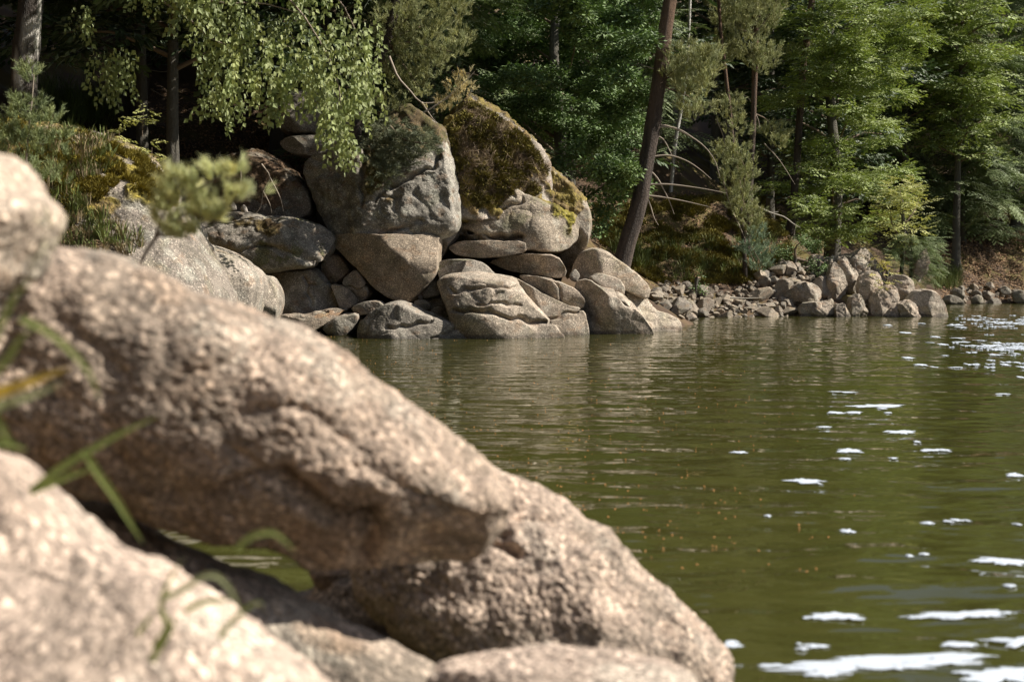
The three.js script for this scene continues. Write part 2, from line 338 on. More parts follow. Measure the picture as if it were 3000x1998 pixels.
// ---- the pile of boulders at the water's edge
const PILE = 'boulders piled at the water';
const OLIVE = [0.165, 0.130, 0.030], WARM = [0.40, 0.345, 0.285], GREY = [0.31, 0.285, 0.25];
rock({ label: 'huge grey boulder overhanging the wedge stone, orange stain on its face', group: PILE, facets: 4, d: 31.2, T: 1.35, B: 1.6, R: 0.75, detail: 84, amp: 0.16, tilt: [-0.05, -0.22], pale: 0.75, dark: 0.55, tint: [0.30, 0.285, 0.255], grain: 1.1,
  pts: [[905, 468], [985, 440], [1040, 420], [1085, 400], [1140, 350], [1190, 318], [1240, 345], [1285, 378], [1308, 416], [1318, 470], [1332, 540], [1337, 600], [1339, 645], [1326, 676], [1288, 700], [1230, 706], [1150, 703], [1060, 695], [985, 692], [958, 655], [932, 605], [918, 555], [905, 515]],
  planes: [[1080, 560, 1.18, [-0.62, -0.05, 0.78]], [1200, 600, 1.32, [0.22, 0.12, 0.96]], [1180, 660, 1.25, [0.05, -0.55, 0.85]], [1210, 480, 1.15, [0.10, 0.42, 0.9]]], edge: 0.10,
  cracks: [{ pts: [[1080, 420], [1079, 500], [1072, 600], [1066, 615]], w: 0.05, depth: 0.12 }, { pts: [[1160, 550], [1215, 535], [1265, 505], [1300, 465]], w: 0.05, depth: 0.14 }, { pts: [[1155, 545], [1110, 590]], w: 0.04, depth: 0.08 }, { pts: [[1140, 690], [1180, 672], [1240, 655]], w: 0.05, depth: 0.10 }, { pts: [[1070, 600], [1130, 575], [1180, 580]], w: 0.04, depth: 0.06 }],
  moss: [{ pts: [[1085, 400], [1120, 330], [1180, 290], [1250, 320], [1310, 375], [1312, 425], [1262, 450], [1200, 455], [1150, 470], [1155, 545], [1130, 560], [1120, 585], [1085, 580], [1080, 500]], c: [0.070, 0.060, 0.018], edge: 0.22 }, { pts: [[1105, 585], [1160, 578], [1180, 590], [1150, 600]], c: [0.12, 0.09, 0.02], edge: 0.1 }] });
rock({ label: 'smaller greenish boulder tucked behind the flank of the huge overhanging boulder', group: PILE, d: 31.9, T: 0.6, B: 0.9, amp: 0.06, detail: 36, green: 0.8, tint: GREY,
  pts: [[1285, 640], [1325, 590], [1346, 600], [1350, 650], [1345, 690], [1328, 712], [1305, 740], [1288, 762], [1270, 740], [1270, 690]] });
rock({ label: 'dark shaded slab jutting out behind the huge overhanging boulder', group: PILE, d: 32.6, T: 0.7, B: 1.0, detail: 40, amp: 0.07, tint: GREY,
  pts: [[824, 420], [850, 405], [900, 398], [960, 394], [1005, 398], [1012, 420], [985, 442], [930, 462], [880, 456], [842, 442]] });
rock({ label: 'black shaded boulder stacked on the dark jutting slab', group: PILE, d: 33.4, T: 0.8, B: 1.2, detail: 36, amp: 0.1, tint: GREY,
  pts: [[820, 300], [880, 268], [960, 262], [1030, 290], [1050, 350], [1030, 398], [940, 398], [860, 402], [815, 370]] });
rock({ label: 'wedge shaped stone tapering down to a point under the huge boulder', group: PILE, d: 30.6, T: 1.0, B: 0.9, R: 0.5, detail: 64, amp: 0.05, tilt: [0, 0.05], tint: [0.36, 0.30, 0.235], pale: 0.1, dark: 0.25,
  pts: [[975, 690], [1060, 686], [1150, 690], [1288, 688], [1287, 740], [1282, 800], [1262, 828], [1238, 852], [1214, 874], [1196, 885], [1170, 881], [1112, 852], [1080, 817], [1042, 778], [1004, 741], [982, 724]],
  planes: [[1110, 730, 0.85, [-0.66, -0.25, 0.70]], [1200, 760, 0.95, [0.30, -0.12, 0.94]]], edge: 0.06 });
rock({ label: 'broad flat topped boulder with a dark moss patch, resting on the blocky stone', group: PILE, d: 30.5, T: 1.0, B: 1.3, R: 0.9, detail: 64, amp: 0.10, tilt: [0, -0.35], green: 0.85, dark: 0.6, tint: GREY,
  pts: [[585, 720], [600, 660], [640, 628], [720, 622], [800, 634], [880, 644], [940, 662], [968, 684], [980, 698], [966, 735], [938, 774], [860, 788], [750, 800], [690, 800], [620, 775]],
  planes: [[800, 730, 0.95, [0.05, -0.25, 0.95]], [800, 775, 0.8, [0, -0.75, 0.65]]], edge: 0.08,
  cracks: [{ pts: [[790, 634], [850, 650], [875, 662]], w: 0.03, depth: 0.07 }, { pts: [[700, 740], [780, 722], [840, 735], [900, 748], [935, 770]], w: 0.06, depth: 0.10 }],
  moss: [{ pts: [[700, 640], [800, 652], [850, 668], [855, 695], [820, 702], [770, 680], [700, 668]], c: [0.085, 0.062, 0.02], edge: 0.1 }] });
rock({ label: 'blocky grey stone with a hairline crack under the flat topped boulder', group: PILE, d: 30.9, T: 0.7, B: 0.8, R: 0.45, detail: 52, amp: 0.06, pale: 0.5, tint: GREY,
  pts: [[786, 808], [860, 792], [932, 784], [953, 815], [973, 838], [998, 880], [1004, 900], [980, 908], [904, 922], [827, 934], [815, 918], [815, 870], [800, 830]],
  planes: [[900, 860, 0.70, [0.25, 0.1, 0.96]], [850, 880, 0.68, [-0.3, -0.05, 0.95]]],
  cracks: [{ pts: [[905, 812], [912, 850], [922, 890]], w: 0.03, depth: 0.06 }, { pts: [[912, 832], [965, 828]], w: 0.025, depth: 0.04 }] });
rock({ label: 'thin brown slab lying under the blocky grey stone at the waterline', group: PILE, d: 30.0, T: 0.7, B: 0.7, R: 0.6, detail: 44, amp: 0.07, rust: 0.6, tint: [0.30, 0.25, 0.20],
  pts: [[815, 930], [830, 922], [904, 916], [980, 902], [1014, 908], [1000, 919], [956, 954], [923, 976], [878, 990], [843, 970], [815, 955]], cracks: [{ pts: [[830, 932], [900, 924], [960, 912]], w: 0.03, depth: 0.06 }] });
rock({ label: 'small tilted stone at the waterline between the brown slab and the low triangular boulder', group: PILE, d: 29.9, T: 0.45, B: 0.5, detail: 32, amp: 0.06, tint: GREY,
  pts: [[942, 958], [1000, 918], [1052, 916], [1056, 938], [1032, 968], [1012, 986], [965, 985]] });
rock({ label: 'reddish brown stone wedged between the flat topped boulder and the wedge stone', group: PILE, d: 31.2, T: 0.5, B: 0.6, detail: 32, amp: 0.05, tint: [0.33, 0.25, 0.19], rust: 0.5,
  pts: [[938, 780], [968, 742], [1004, 748], [1034, 788], [1020, 812], [988, 832], [964, 826]] });
rock({ label: 'cracked tan stone leaning against the shaded side of the wedge stone', group: PILE, d: 30.7, T: 0.5, B: 0.5, R: 0.5, detail: 36, amp: 0.05, tint: [0.34, 0.28, 0.22],
  pts: [[1000, 822], [1047, 786], [1072, 814], [1090, 855], [1080, 873], [1050, 885], [1028, 862]], cracks: [{ pts: [[1010, 838], [1050, 845], [1080, 838]], w: 0.025, depth: 0.05 }] });
rock({ label: 'slanted tan stone beside the blocky grey stone', group: PILE, d: 30.5, T: 0.5, B: 0.5, R: 0.5, detail: 32, amp: 0.05, tint: [0.34, 0.28, 0.22],
  pts: [[970, 830], [1020, 838], [1050, 882], [1030, 901], [1003, 908], [985, 870]] });
rock({ label: 'flat stone lying under the tip of the wedge stone', group: PILE, d: 30.1, T: 0.5, B: 0.5, R: 0.5, detail: 32, amp: 0.05, tint: GREY,
  pts: [[1030, 900], [1076, 880], [1112, 880], [1130, 896], [1084, 920], [1048, 922]] });
rock({ label: 'low triangular boulder sloping into the water below the wedge stone', group: PILE, d: 28.9, T: 1.0, B: 1.0, R: 0.75, detail: 60, amp: 0.07, tilt: [0, -0.45], tint: GREY, pale: 0.3,
  pts: [[1050, 1010], [1055, 948], [1102, 908], [1146, 887], [1178, 882], [1210, 893], [1258, 918], [1322, 937], [1358, 969], [1380, 1005], [1320, 1030], [1150, 1030]],
  planes: [[1110, 950, 0.80, [-0.72, 0.15, 0.68]], [1200, 940, 0.95, [0.05, 0.35, 0.93]]], edge: 0.06,
  cracks: [{ pts: [[1140, 958], [1200, 955], [1270, 935]], w: 0.035, depth: 0.08 }, { pts: [[1270, 985], [1300, 972], [1345, 955]], w: 0.03, depth: 0.06 }] });
const wedge = [
  ['squarish stone stacked beside the tip of the wedge stone', [[1230, 858], [1266, 816], [1288, 828], [1294, 864], [1242, 877]]],
  ['angular chip of stone under the tip of the wedge stone', [[1210, 884], [1238, 874], [1262, 888], [1258, 908], [1224, 906]]],
  ['dark block in the gap beside the layered boulder', [[1240, 876], [1292, 868], [1314, 890], [1314, 930], [1266, 914]]],
  ['rounded pale stone resting on the low triangular boulder', [[1258, 914], [1266, 903], [1284, 897], [1303, 907], [1307, 926], [1268, 926]]],
  ['small stone chip jammed beside the wedge stone', [[1220, 860], [1232, 852], [1240, 874], [1226, 886]]],
];
wedge.forEach(([label, pts], i) => rock({ name: 'stone', category: 'stone', label, group: 'stones jammed between the boulders', d: [30.4, 30.1, 30.6, 29.7, 30.3][i], detail: 22, amp: 0.03, R: 0.6, tint: GREY, pts }));
rock({ label: 'flat mossy stone on top of the layered boulder', group: PILE, d: 30.3, T: 0.7, B: 0.7, R: 0.6, detail: 40, amp: 0.06, green: 0.7, tint: GREY,
  pts: [[1282, 776], [1298, 760], [1378, 760], [1415, 768], [1452, 806], [1400, 830], [1292, 826]] });
rock({ label: 'big rounded boulder with layered cracks, sunlit shoulder, standing in the water', group: PILE, d: 29.2, T: 1.25, B: 1.0, R: 0.85, detail: 78, amp: 0.07, tilt: [0, -0.45], tint: WARM, dark: 0.3, pale: 0.25,
  pts: [[1286, 830], [1300, 812], [1338, 800], [1394, 800], [1450, 806], [1506, 815], [1522, 838], [1547, 872], [1578, 908], [1618, 949], [1650, 990], [1660, 1030], [1340, 1030], [1325, 948], [1314, 898], [1299, 862]],
  planes: [[1345, 900, 1.0, [-0.80, 0.05, 0.6]], [1440, 900, 1.2, [0.12, 0.10, 0.98]], [1560, 950, 0.85, [0.55, 0.35, 0.75]]], edge: 0.10,
  cracks: [{ pts: [[1330, 902], [1380, 903], [1430, 908], [1474, 923], [1531, 929], [1577, 950], [1612, 944]], w: 0.045, depth: 0.12 }, { pts: [[1330, 848], [1403, 838], [1480, 838], [1524, 844]], w: 0.04, depth: 0.07 }, { pts: [[1428, 880], [1440, 866], [1470, 862]], w: 0.04, depth: 0.05 }, { pts: [[1400, 884], [1460, 890], [1520, 884]], w: 0.03, depth: 0.05 }] });
rock({ label: 'loaf shaped stone lying across the slope beside the layered boulder', group: PILE, d: 30.6, T: 0.65, B: 0.6, R: 0.7, detail: 44, amp: 0.05, tint: [0.35, 0.295, 0.24],
  pts: [[1516, 806], [1566, 808], [1630, 820], [1686, 846], [1711, 878], [1705, 902], [1668, 895], [1607, 869], [1564, 845]], planes: [[1630, 850, 0.55, [-0.25, -0.3, 0.9]]], cracks: [{ pts: [[1630, 822], [1640, 850], [1636, 880]], w: 0.03, depth: 0.05 }] });
rock({ label: 'broad slanting boulder below the loaf shaped stone, foot in the water', group: PILE, d: 30.3, T: 0.85, B: 0.8, R: 0.6, detail: 54, amp: 0.06, tilt: [0.05, -0.3], tint: [0.34, 0.29, 0.235],
  pts: [[1510, 812], [1566, 845], [1660, 893], [1706, 906], [1724, 974], [1728, 1020], [1640, 1020], [1617, 949], [1577, 908], [1538, 855]], planes: [[1640, 930, 0.75, [-0.1, 0.2, 0.97]]], cracks: [{ pts: [[1600, 935], [1650, 920], [1706, 908]], w: 0.035, depth: 0.07 }] });
rock({ label: 'sharp ridged boulder, dark on one flank and sunlit on the other, in the water', group: PILE, d: 30.9, T: 1.0, B: 0.9, R: 0.7, detail: 58, amp: 0.06, tilt: [0, -0.4], tint: WARM,
  pts: [[1686, 828], [1724, 820], [1762, 840], [1802, 852], [1830, 872], [1870, 913], [1912, 972], [1915, 1015], [1740, 1015], [1718, 955], [1700, 900]],
  planes: [[1772, 900, 0.88, [-0.82, 0.10, 0.56]], [1830, 920, 0.86, [0.36, 0.28, 0.88]]], edge: 0.04, cracks: [{ pts: [[1800, 856], [1830, 890], [1845, 905]], w: 0.035, depth: 0.07 }] });
rock({ label: 'long smooth pale boulder sloping down like a tongue above the ridged boulder', group: PILE, d: 32.0, T: 0.75, B: 0.7, R: 0.85, detail: 54, amp: 0.04, tilt: [-0.1, -0.3], tint: [0.43, 0.37, 0.30], dark: 0.2, green: 0.3,
  pts: [[1676, 790], [1704, 740], [1746, 728], [1788, 745], [1854, 796], [1901, 842], [1890, 874], [1852, 860], [1826, 849], [1782, 820], [1730, 830], [1690, 822]],
  planes: [[1745, 770, 0.55, [-0.72, 0.05, 0.68]], [1830, 820, 0.55, [0.2, -0.1, 0.95]]], edge: 0.06 });
rock({ label: 'rounded knob of stone between the pale tongue and the ridged boulder', group: PILE, d: 31.3, T: 0.45, B: 0.5, detail: 36, amp: 0.04, tint: WARM,
  pts: [[1722, 814], [1754, 797], [1812, 815], [1830, 842], [1824, 866], [1786, 860], [1748, 838]] });
rock({ name: 'stone', category: 'stone', label: 'little stone at the dark end of the pale tongue boulder', group: 'stones jammed between the boulders', d: 31.5, detail: 20, amp: 0.03, tint: GREY,
  pts: [[1666, 806], [1684, 784], [1702, 806], [1690, 828], [1672, 822]] });
rock({ label: 'pale sunlit boulder ending the pile, pitted face running into the water', group: PILE, d: 32.2, T: 0.8, B: 0.8, R: 0.8, detail: 52, amp: 0.09, tilt: [-0.1, -0.4], tint: [0.45, 0.39, 0.32], dark: 0.25, freq: 1.4,
  pts: [[1822, 856], [1862, 855], [1896, 872], [1920, 908], [1966, 922], [1993, 938], [2002, 966], [2005, 1005], [1900, 1005], [1870, 930]] });
rock({ label: 'wide layered boulder with a long horizontal slit under a mossy dome', group: PILE, d: 32.3, pow: 3.6, T: 1.0, B: 1.5, R: 0.6, detail: 80, amp: 0.10, tilt: [0.05, -0.15], tint: [0.32, 0.275, 0.22], green: 0.5, pale: 0.4,
  pts: [[1340, 610], [1360, 570], [1400, 556], [1480, 548], [1540, 570], [1610, 610], [1688, 645], [1684, 700], [1650, 734], [1590, 742], [1530, 738], [1440, 716], [1345, 702], [1335, 660]],
  planes: [[1500, 660, 1.05, [0.0, -0.15, 0.98]], [1430, 600, 1.0, [-0.1, 0.5, 0.85]], [1660, 690, 0.85, [0.6, -0.15, 0.75]]], edge: 0.08,
  cracks: [{ pts: [[1345, 690], [1400, 698], [1470, 702], [1528, 698]], w: 0.075, depth: 0.30 }, { pts: [[1348, 648], [1400, 630], [1460, 622], [1530, 590]], w: 0.05, depth: 0.10 }, { pts: [[1380, 610], [1440, 605], [1500, 575]], w: 0.04, depth: 0.08 }, { pts: [[1350, 625], [1390, 618]], w: 0.03, depth: 0.06 }],
  moss: [{ pts: [[1590, 570], [1640, 590], [1680, 630], [1684, 660], [1665, 680], [1650, 655], [1610, 640]], c: [0.17, 0.15, 0.015], edge: 0.12, dead: 0.25, thick: 0.05 }, { pts: [[1350, 570], [1400, 548], [1500, 545], [1520, 566], [1440, 575], [1370, 600]], c: [0.08, 0.07, 0.02], edge: 0.15 }] });
rock({ label: 'tall dome of rock covered in moss, needles and dry litter', group: PILE, facets: 2, d: 33.0, T: 1.7, B: 2.2, R: 0.9, detail: 80, amp: 0.16, tilt: [0, -0.75], tint: [0.34, 0.30, 0.26],
  pts: [[1285, 470], [1300, 395], [1335, 335], [1375, 296], [1424, 318], [1500, 364], [1574, 432], [1610, 482], [1614, 545], [1600, 620], [1480, 640], [1360, 640], [1310, 580]],
  planes: [[1575, 480, 0.7, [0.7, 0.2, 0.65]]], edge: 0.15,
  moss: [{ pts: [[1290, 640], [1290, 380], [1372, 290], [1500, 360], [1555, 430], [1575, 480], [1560, 530], [1610, 560], [1600, 640]], c: OLIVE, edge: 0.45, thick: 0.07, dead: 0.55 }] });
rock({ label: 'rounded grey shoulder of rock with a mossy crest beside the mossy dome', group: PILE, d: 33.0, T: 0.9, B: 1.4, R: 0.8, detail: 56, amp: 0.09, tilt: [-0.2, -0.35], tint: [0.34, 0.30, 0.25], dark: 0.3,
  pts: [[1585, 520], [1610, 498], [1660, 535], [1712, 586], [1733, 638], [1722, 710], [1692, 752], [1668, 822], [1645, 790], [1640, 700], [1600, 600]],
  moss: [{ pts: [[1580, 500], [1610, 490], [1664, 530], [1708, 580], [1700, 610], [1670, 640], [1630, 610], [1600, 570]], c: OLIVE, edge: 0.15, thick: 0.05 }] });
rock({ label: 'thin slab sticking out below the long slit', group: PILE, d: 31.7, T: 0.9, B: 0.8, R: 0.5, detail: 48, amp: 0.05, tint: [0.35, 0.295, 0.235],
  pts: [[1312, 726], [1350, 704], [1440, 708], [1534, 706], [1540, 742], [1470, 754], [1404, 757], [1340, 748]] });
rock({ label: 'rounded slab lying under the wide layered boulder', group: PILE, d: 31.5, T: 0.9, B: 0.8, R: 0.6, detail: 48, amp: 0.05, tint: [0.36, 0.30, 0.24],
  pts: [[1425, 766], [1540, 742], [1630, 748], [1656, 790], [1650, 815], [1576, 808], [1480, 790]] });
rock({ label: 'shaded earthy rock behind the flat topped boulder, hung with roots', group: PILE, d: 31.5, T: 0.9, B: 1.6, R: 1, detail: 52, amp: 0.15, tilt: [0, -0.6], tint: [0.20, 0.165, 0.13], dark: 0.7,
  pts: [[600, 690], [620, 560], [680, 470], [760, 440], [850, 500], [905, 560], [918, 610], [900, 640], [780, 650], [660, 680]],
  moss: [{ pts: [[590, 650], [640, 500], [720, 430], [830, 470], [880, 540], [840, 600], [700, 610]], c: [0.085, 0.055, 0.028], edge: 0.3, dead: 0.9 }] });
for (const [px, py, s, label] of [[683, 604, 1, 'small white upright pebble on the flat topped boulder, the taller of two'], [714, 610, 0.85, 'small white pointed pebble on the flat topped boulder, the squatter of two']])
  rock({ name: 'pebble', category: 'pebble', label, group: 'white pebbles on the flat topped boulder', d: 30.0, detail: 10, amp: 0.006, dark: 0, green: 0, rust: 0, tint: [0.50, 0.46, 0.42], T: 0.05, R: 0.9, pts: [[px - 9 / s, py + 12], [px - 8, py - 4], [px - 1, py - 13 * s], [px + 7, py - 4], [px + 10 / s, py + 12]] });

// ---- the outcrop nearer on the same bank
rock({ label: 'broad mossy outcrop with grass and litter on its top', facets: 0, d: 17.5, T: 0.9, B: 2.0, R: 0.9, detail: 84, amp: 0.12, tilt: [-0.1, -0.75], tint: [0.25, 0.22, 0.19], dark: 0.5, pale: 0.5, pits: 0.006,
  pts: [[-120, 430], [100, 372], [250, 392], [314, 414], [404, 455], [448, 498], [502, 549], [514, 600], [537, 650], [562, 706], [612, 790], [650, 880], [620, 980], [400, 1000], [60, 960], [-140, 820]],
  moss: [{ pts: [[-130, 420], [100, 360], [250, 385], [404, 450], [505, 549], [512, 600], [480, 610], [420, 560], [330, 500], [250, 520], [120, 560], [-120, 600]], c: [0.17, 0.14, 0.022], edge: 0.18, dead: 0.35, thick: 0.04 }, { pts: [[240, 590], [330, 570], [390, 610], [360, 680], [280, 660]], c: [0.15, 0.12, 0.02], edge: 0.12, dead: 0.4 }, { pts: [[60, 640], [240, 640], [380, 690], [420, 760], [60, 780]], c: [0.15, 0.11, 0.05], edge: 0.2, dead: 0.6 }] });
rock({ label: 'smooth rounded grey boulder at the foot of the mossy outcrop', group: PILE, d: 19.5, T: 0.8, B: 1.0, R: 0.9, detail: 60, amp: 0.05, tint: [0.36, 0.32, 0.275], dark: 0.25, pits: 0.005,
  pts: [[540, 760], [560, 716], [590, 711], [662, 734], [716, 766], [757, 806], [765, 845], [752, 900], [740, 980], [600, 1000], [540, 900]] });
rock({ label: 'rounded boulder with a seam, partly behind the smooth grey boulder', group: PILE, d: 21.5, T: 0.6, B: 0.7, R: 0.9, detail: 44, amp: 0.05, tint: [0.33, 0.29, 0.245],
  pts: [[735, 820], [760, 803], [792, 811], [812, 842], [820, 876], [815, 918], [800, 960], [740, 960]] });

// ---- the rocks at the viewer's feet
const FOOT = 'rocks in front of the water';
rock({ label: 'long speckled granite boulder lying diagonally above a dark gap, strongly blurred', group: FOOT, grow: 1.01, facets: 0, d: 3.75, T: 0.30, B: 0.42, R: 0.8, pow: 2.2, detail: 96, amp: 0.05, freq: 2.2, tilt: [-0.14, 0.12], tint: [0.385, 0.305, 0.245], dark: 0.35, pale: 0.3, rust: 0.15, green: 0.1, grain: 2, pits: 0.005, mid: [720, 1190], planes: [[1180, 1520, 0.27, [0.05, -0.55, 0.82]], [1380, 1500, 0.20, [0.10, -0.62, 0.75]], [700, 1480, 0.2, [0, -0.75, 0.65]]], edge: 0.03,
  pts: [[-260, 900], [-60, 850], [40, 800], [85, 732], [170, 720], [268, 735], [380, 749], [446, 775], [536, 806], [603, 846], [670, 878], [759, 922], [848, 962], [938, 1011], [1000, 1047], [1089, 1116], [1158, 1162], [1244, 1219], [1335, 1288], [1400, 1340], [1470, 1390], [1512, 1450], [1490, 1530], [1420, 1620], [1330, 1650], [1244, 1661], [1140, 1660], [1037, 1678], [923, 1678], [860, 1620], [690, 1594], [534, 1536], [378, 1469], [245, 1438], [134, 1420], [27, 1385], [-120, 1340], [-300, 1250]],
  cracks: [{ pts: [[560, 1400], [700, 1390], [850, 1378], [910, 1374]], w: 0.02, depth: 0.03 }, { pts: [[905, 1370], [990, 1405], [1060, 1445], [1110, 1475]], w: 0.022, depth: 0.075 }, { pts: [[1110, 1475], [1120, 1540], [1090, 1600], [1060, 1650]], w: 0.03, depth: 0.05 }] });
rock({ label: 'big sloping granite rock running down into the water, speckled and pitted', group: FOOT, grow: 1.01, facets: 0, d: 4.5, T: 0.28, B: 0.45, R: 0.9, pow: 2.2, detail: 90, amp: 0.05, freq: 2.4, tilt: [0.10, -0.35], tint: [0.40, 0.32, 0.262], dark: 0.4, pale: 0.2, rust: 0.12, green: 0, grain: 2, pits: 0.005,
  pts: [[1050, 1500], [1200, 1400], [1330, 1345], [1415, 1345], [1501, 1385], [1604, 1431], [1702, 1511], [1816, 1603], [1902, 1683], [1988, 1746], [2046, 1787], [2094, 1856], [2124, 1913], [2150, 2000], [2170, 2200], [1500, 2250], [1310, 1990], [1209, 1892], [1175, 1840], [1100, 1788], [1040, 1718]],
  cracks: [{ pts: [[1440, 1560], [1500, 1570], [1560, 1600]], w: 0.02, depth: 0.06 }, { pts: [[1400, 1500], [1520, 1530]], w: 0.02, depth: 0.03 }] });
rock({ label: 'bright sunlit granite slab sloping down from the corner, very blurred', group: FOOT, grow: 1.01, facets: 0, d: 2.5, T: 0.08, B: 0.5, R: 1.0, pow: 2, detail: 84, amp: 0.025, freq: 3, tilt: [-0.1, -0.9], tint: [0.50, 0.405, 0.34], dark: 0.25, pale: 0.3, rust: 0.1, green: 0, grain: 2, pits: 0.004,
  pts: [[-300, 1310], [-60, 1340], [10, 1372], [72, 1424], [150, 1500], [250, 1603], [320, 1650], [450, 1704], [540, 1766], [670, 1846], [760, 1908], [850, 1970], [930, 2040], [1000, 2200], [900, 2500], [-300, 2500]] });
rock({ label: 'low sunlit hump of granite in front of the sloping rock', group: FOOT, grow: 1.01, d: 3.3, T: 0.15, B: 0.3, R: 1.0, detail: 60, amp: 0.03, freq: 3, tilt: [0, -0.8], tint: [0.50, 0.405, 0.34], dark: 0.25, green: 0, grain: 2, pits: 0.004,
  pts: [[1240, 2010], [1312, 1964], [1415, 1941], [1507, 1924], [1610, 1924], [1760, 1947], [1931, 1964], [2030, 2000], [2060, 2200], [1250, 2250]] });
rock({ label: 'rounded end of a blurred rock with yellowish lichen, beside the long speckled boulder', group: FOOT, grow: 1.01, d: 2.9, T: 0.2, B: 0.3, R: 1.0, detail: 56, amp: 0.02, freq: 3, tilt: [0, -0.2], facets: 0, tint: [0.46, 0.38, 0.31], green: 0.5, grain: 2, pits: 0.004,
  pts: [[-420, 520], [-200, 430], [-40, 440], [18, 478], [42, 508], [70, 556], [114, 585], [136, 620], [130, 656], [104, 696], [78, 745], [50, 828], [-40, 870], [-420, 900]] });

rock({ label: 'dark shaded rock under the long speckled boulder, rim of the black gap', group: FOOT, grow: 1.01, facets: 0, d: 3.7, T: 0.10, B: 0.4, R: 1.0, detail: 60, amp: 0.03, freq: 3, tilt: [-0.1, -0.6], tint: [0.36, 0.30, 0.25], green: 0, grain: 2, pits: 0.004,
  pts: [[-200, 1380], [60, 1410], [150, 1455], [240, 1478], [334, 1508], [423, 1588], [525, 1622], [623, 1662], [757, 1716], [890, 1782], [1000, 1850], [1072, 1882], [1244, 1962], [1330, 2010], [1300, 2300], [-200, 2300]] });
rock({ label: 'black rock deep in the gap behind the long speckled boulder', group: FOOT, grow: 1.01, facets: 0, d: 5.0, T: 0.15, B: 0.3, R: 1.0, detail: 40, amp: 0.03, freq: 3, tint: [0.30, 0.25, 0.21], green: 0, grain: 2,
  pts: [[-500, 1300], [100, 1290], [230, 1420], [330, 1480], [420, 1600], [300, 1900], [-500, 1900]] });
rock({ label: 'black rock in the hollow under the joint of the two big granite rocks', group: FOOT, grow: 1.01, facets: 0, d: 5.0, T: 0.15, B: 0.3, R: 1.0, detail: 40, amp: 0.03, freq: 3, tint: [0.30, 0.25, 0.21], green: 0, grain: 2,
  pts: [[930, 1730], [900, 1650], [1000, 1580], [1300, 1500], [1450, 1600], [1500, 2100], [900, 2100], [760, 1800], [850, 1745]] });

// ---- the crag on the next point
const CRAG = 'rocks of the crag below the leafy trees';
const crag = [
  ['cracked square block low in the crag above the rubble', 43.4, [[2304, 858], [2350, 826], [2384, 830], [2407, 851], [2400, 880], [2376, 884], [2318, 882]]],
  ['wide dark block at the waterline of the crag', 42.6, [[2346, 890], [2412, 884], [2436, 892], [2444, 930], [2440, 950], [2350, 950]]],
  ['narrow pillar shaped stone standing in the water under the crag', 42.4, [[2448, 896], [2478, 889], [2490, 930], [2492, 950], [2452, 950]]],
  ['tall leaning stone with a pointed top above the wide dark block', 43.9, [[2422, 820], [2440, 768], [2460, 787], [2481, 822], [2481, 853], [2453, 880], [2431, 880], [2419, 846]]],
  ['long slanting slab running down the middle of the crag', 44.2, [[2454, 772], [2479, 752], [2519, 812], [2523, 853], [2491, 872], [2478, 824]]],
  ['smooth shaded rock at the top of the crag under the leaves', 44.8, [[2476, 784], [2521, 728], [2544, 728], [2552, 783], [2520, 812], [2496, 810]]],
  ['jagged rock with a deep hollow on the sunny side of the crag', 43.6, [[2518, 816], [2546, 795], [2573, 803], [2584, 838], [2566, 850], [2550, 886], [2525, 892], [2518, 852]]],
  ['pale crumbling slope of rock on the sunny side of the crag', 43.1, [[2556, 864], [2603, 836], [2624, 848], [2635, 880], [2600, 930], [2560, 940], [2552, 890]]],
  ['triangular pale stone at the waterline beside the crumbling slope', 42.3, [[2586, 930], [2632, 890], [2652, 935], [2620, 950]]],
  ['ribbed pale stone at the waterline next to the big blunt boulder', 42.2, [[2630, 894], [2660, 879], [2682, 895], [2696, 930], [2690, 950], [2646, 950]]],
  ['dark rock behind the big blunt boulder', 43.8, [[2602, 820], [2625, 804], [2672, 818], [2676, 850], [2640, 884], [2626, 853]]],
  ['upright stone at the waterline between pillar and crumbling slope', 42.9, [[2488, 876], [2518, 862], [2540, 900], [2540, 945], [2492, 945]]],
  ['grey rock showing behind the little fir on the point', 44.6, [[2690, 755], [2720, 722], [2722, 790], [2700, 830], [2680, 800]]],
];
crag.forEach(([label, d, pts], i) => rock({ label, group: CRAG, d, pts, grow: 1.1, detail: 34, facets: 7, bite: 0.16, edge: 0.012, amp: 0.07, freq: 1.8, R: 0.35, pow: 4, tilt: [0, -0.25], tint: [6, 7, 8, 9].includes(i) ? [0.46, 0.39, 0.32] : [0.33, 0.285, 0.235], dark: 0.4, planes: [[(pts[0][0] + pts[3][0]) / 2, (pts[0][1] + pts[3][1]) / 2, 0.35, [i % 2 ? 0.5 : -0.45, 0.2, 0.8]]] }));
rock({ label: 'big blunt pale boulder at the tip of the point, sunlit', group: CRAG, facets: 6, bite: 0.12, edge: 0.012, d: 42.6, T: 0.6, B: 0.7, R: 0.5, detail: 44, amp: 0.06, tint: [0.41, 0.355, 0.295], dark: 0.25, tilt: [0, -0.3],
  pts: [[2662, 878], [2692, 847], [2728, 850], [2754, 876], [2777, 925], [2782, 950], [2700, 950], [2676, 893]], planes: [[2720, 880, 0.5, [0.1, 0.1, 0.98]], [2700, 870, 0.45, [-0.5, 0.3, 0.8]]] });
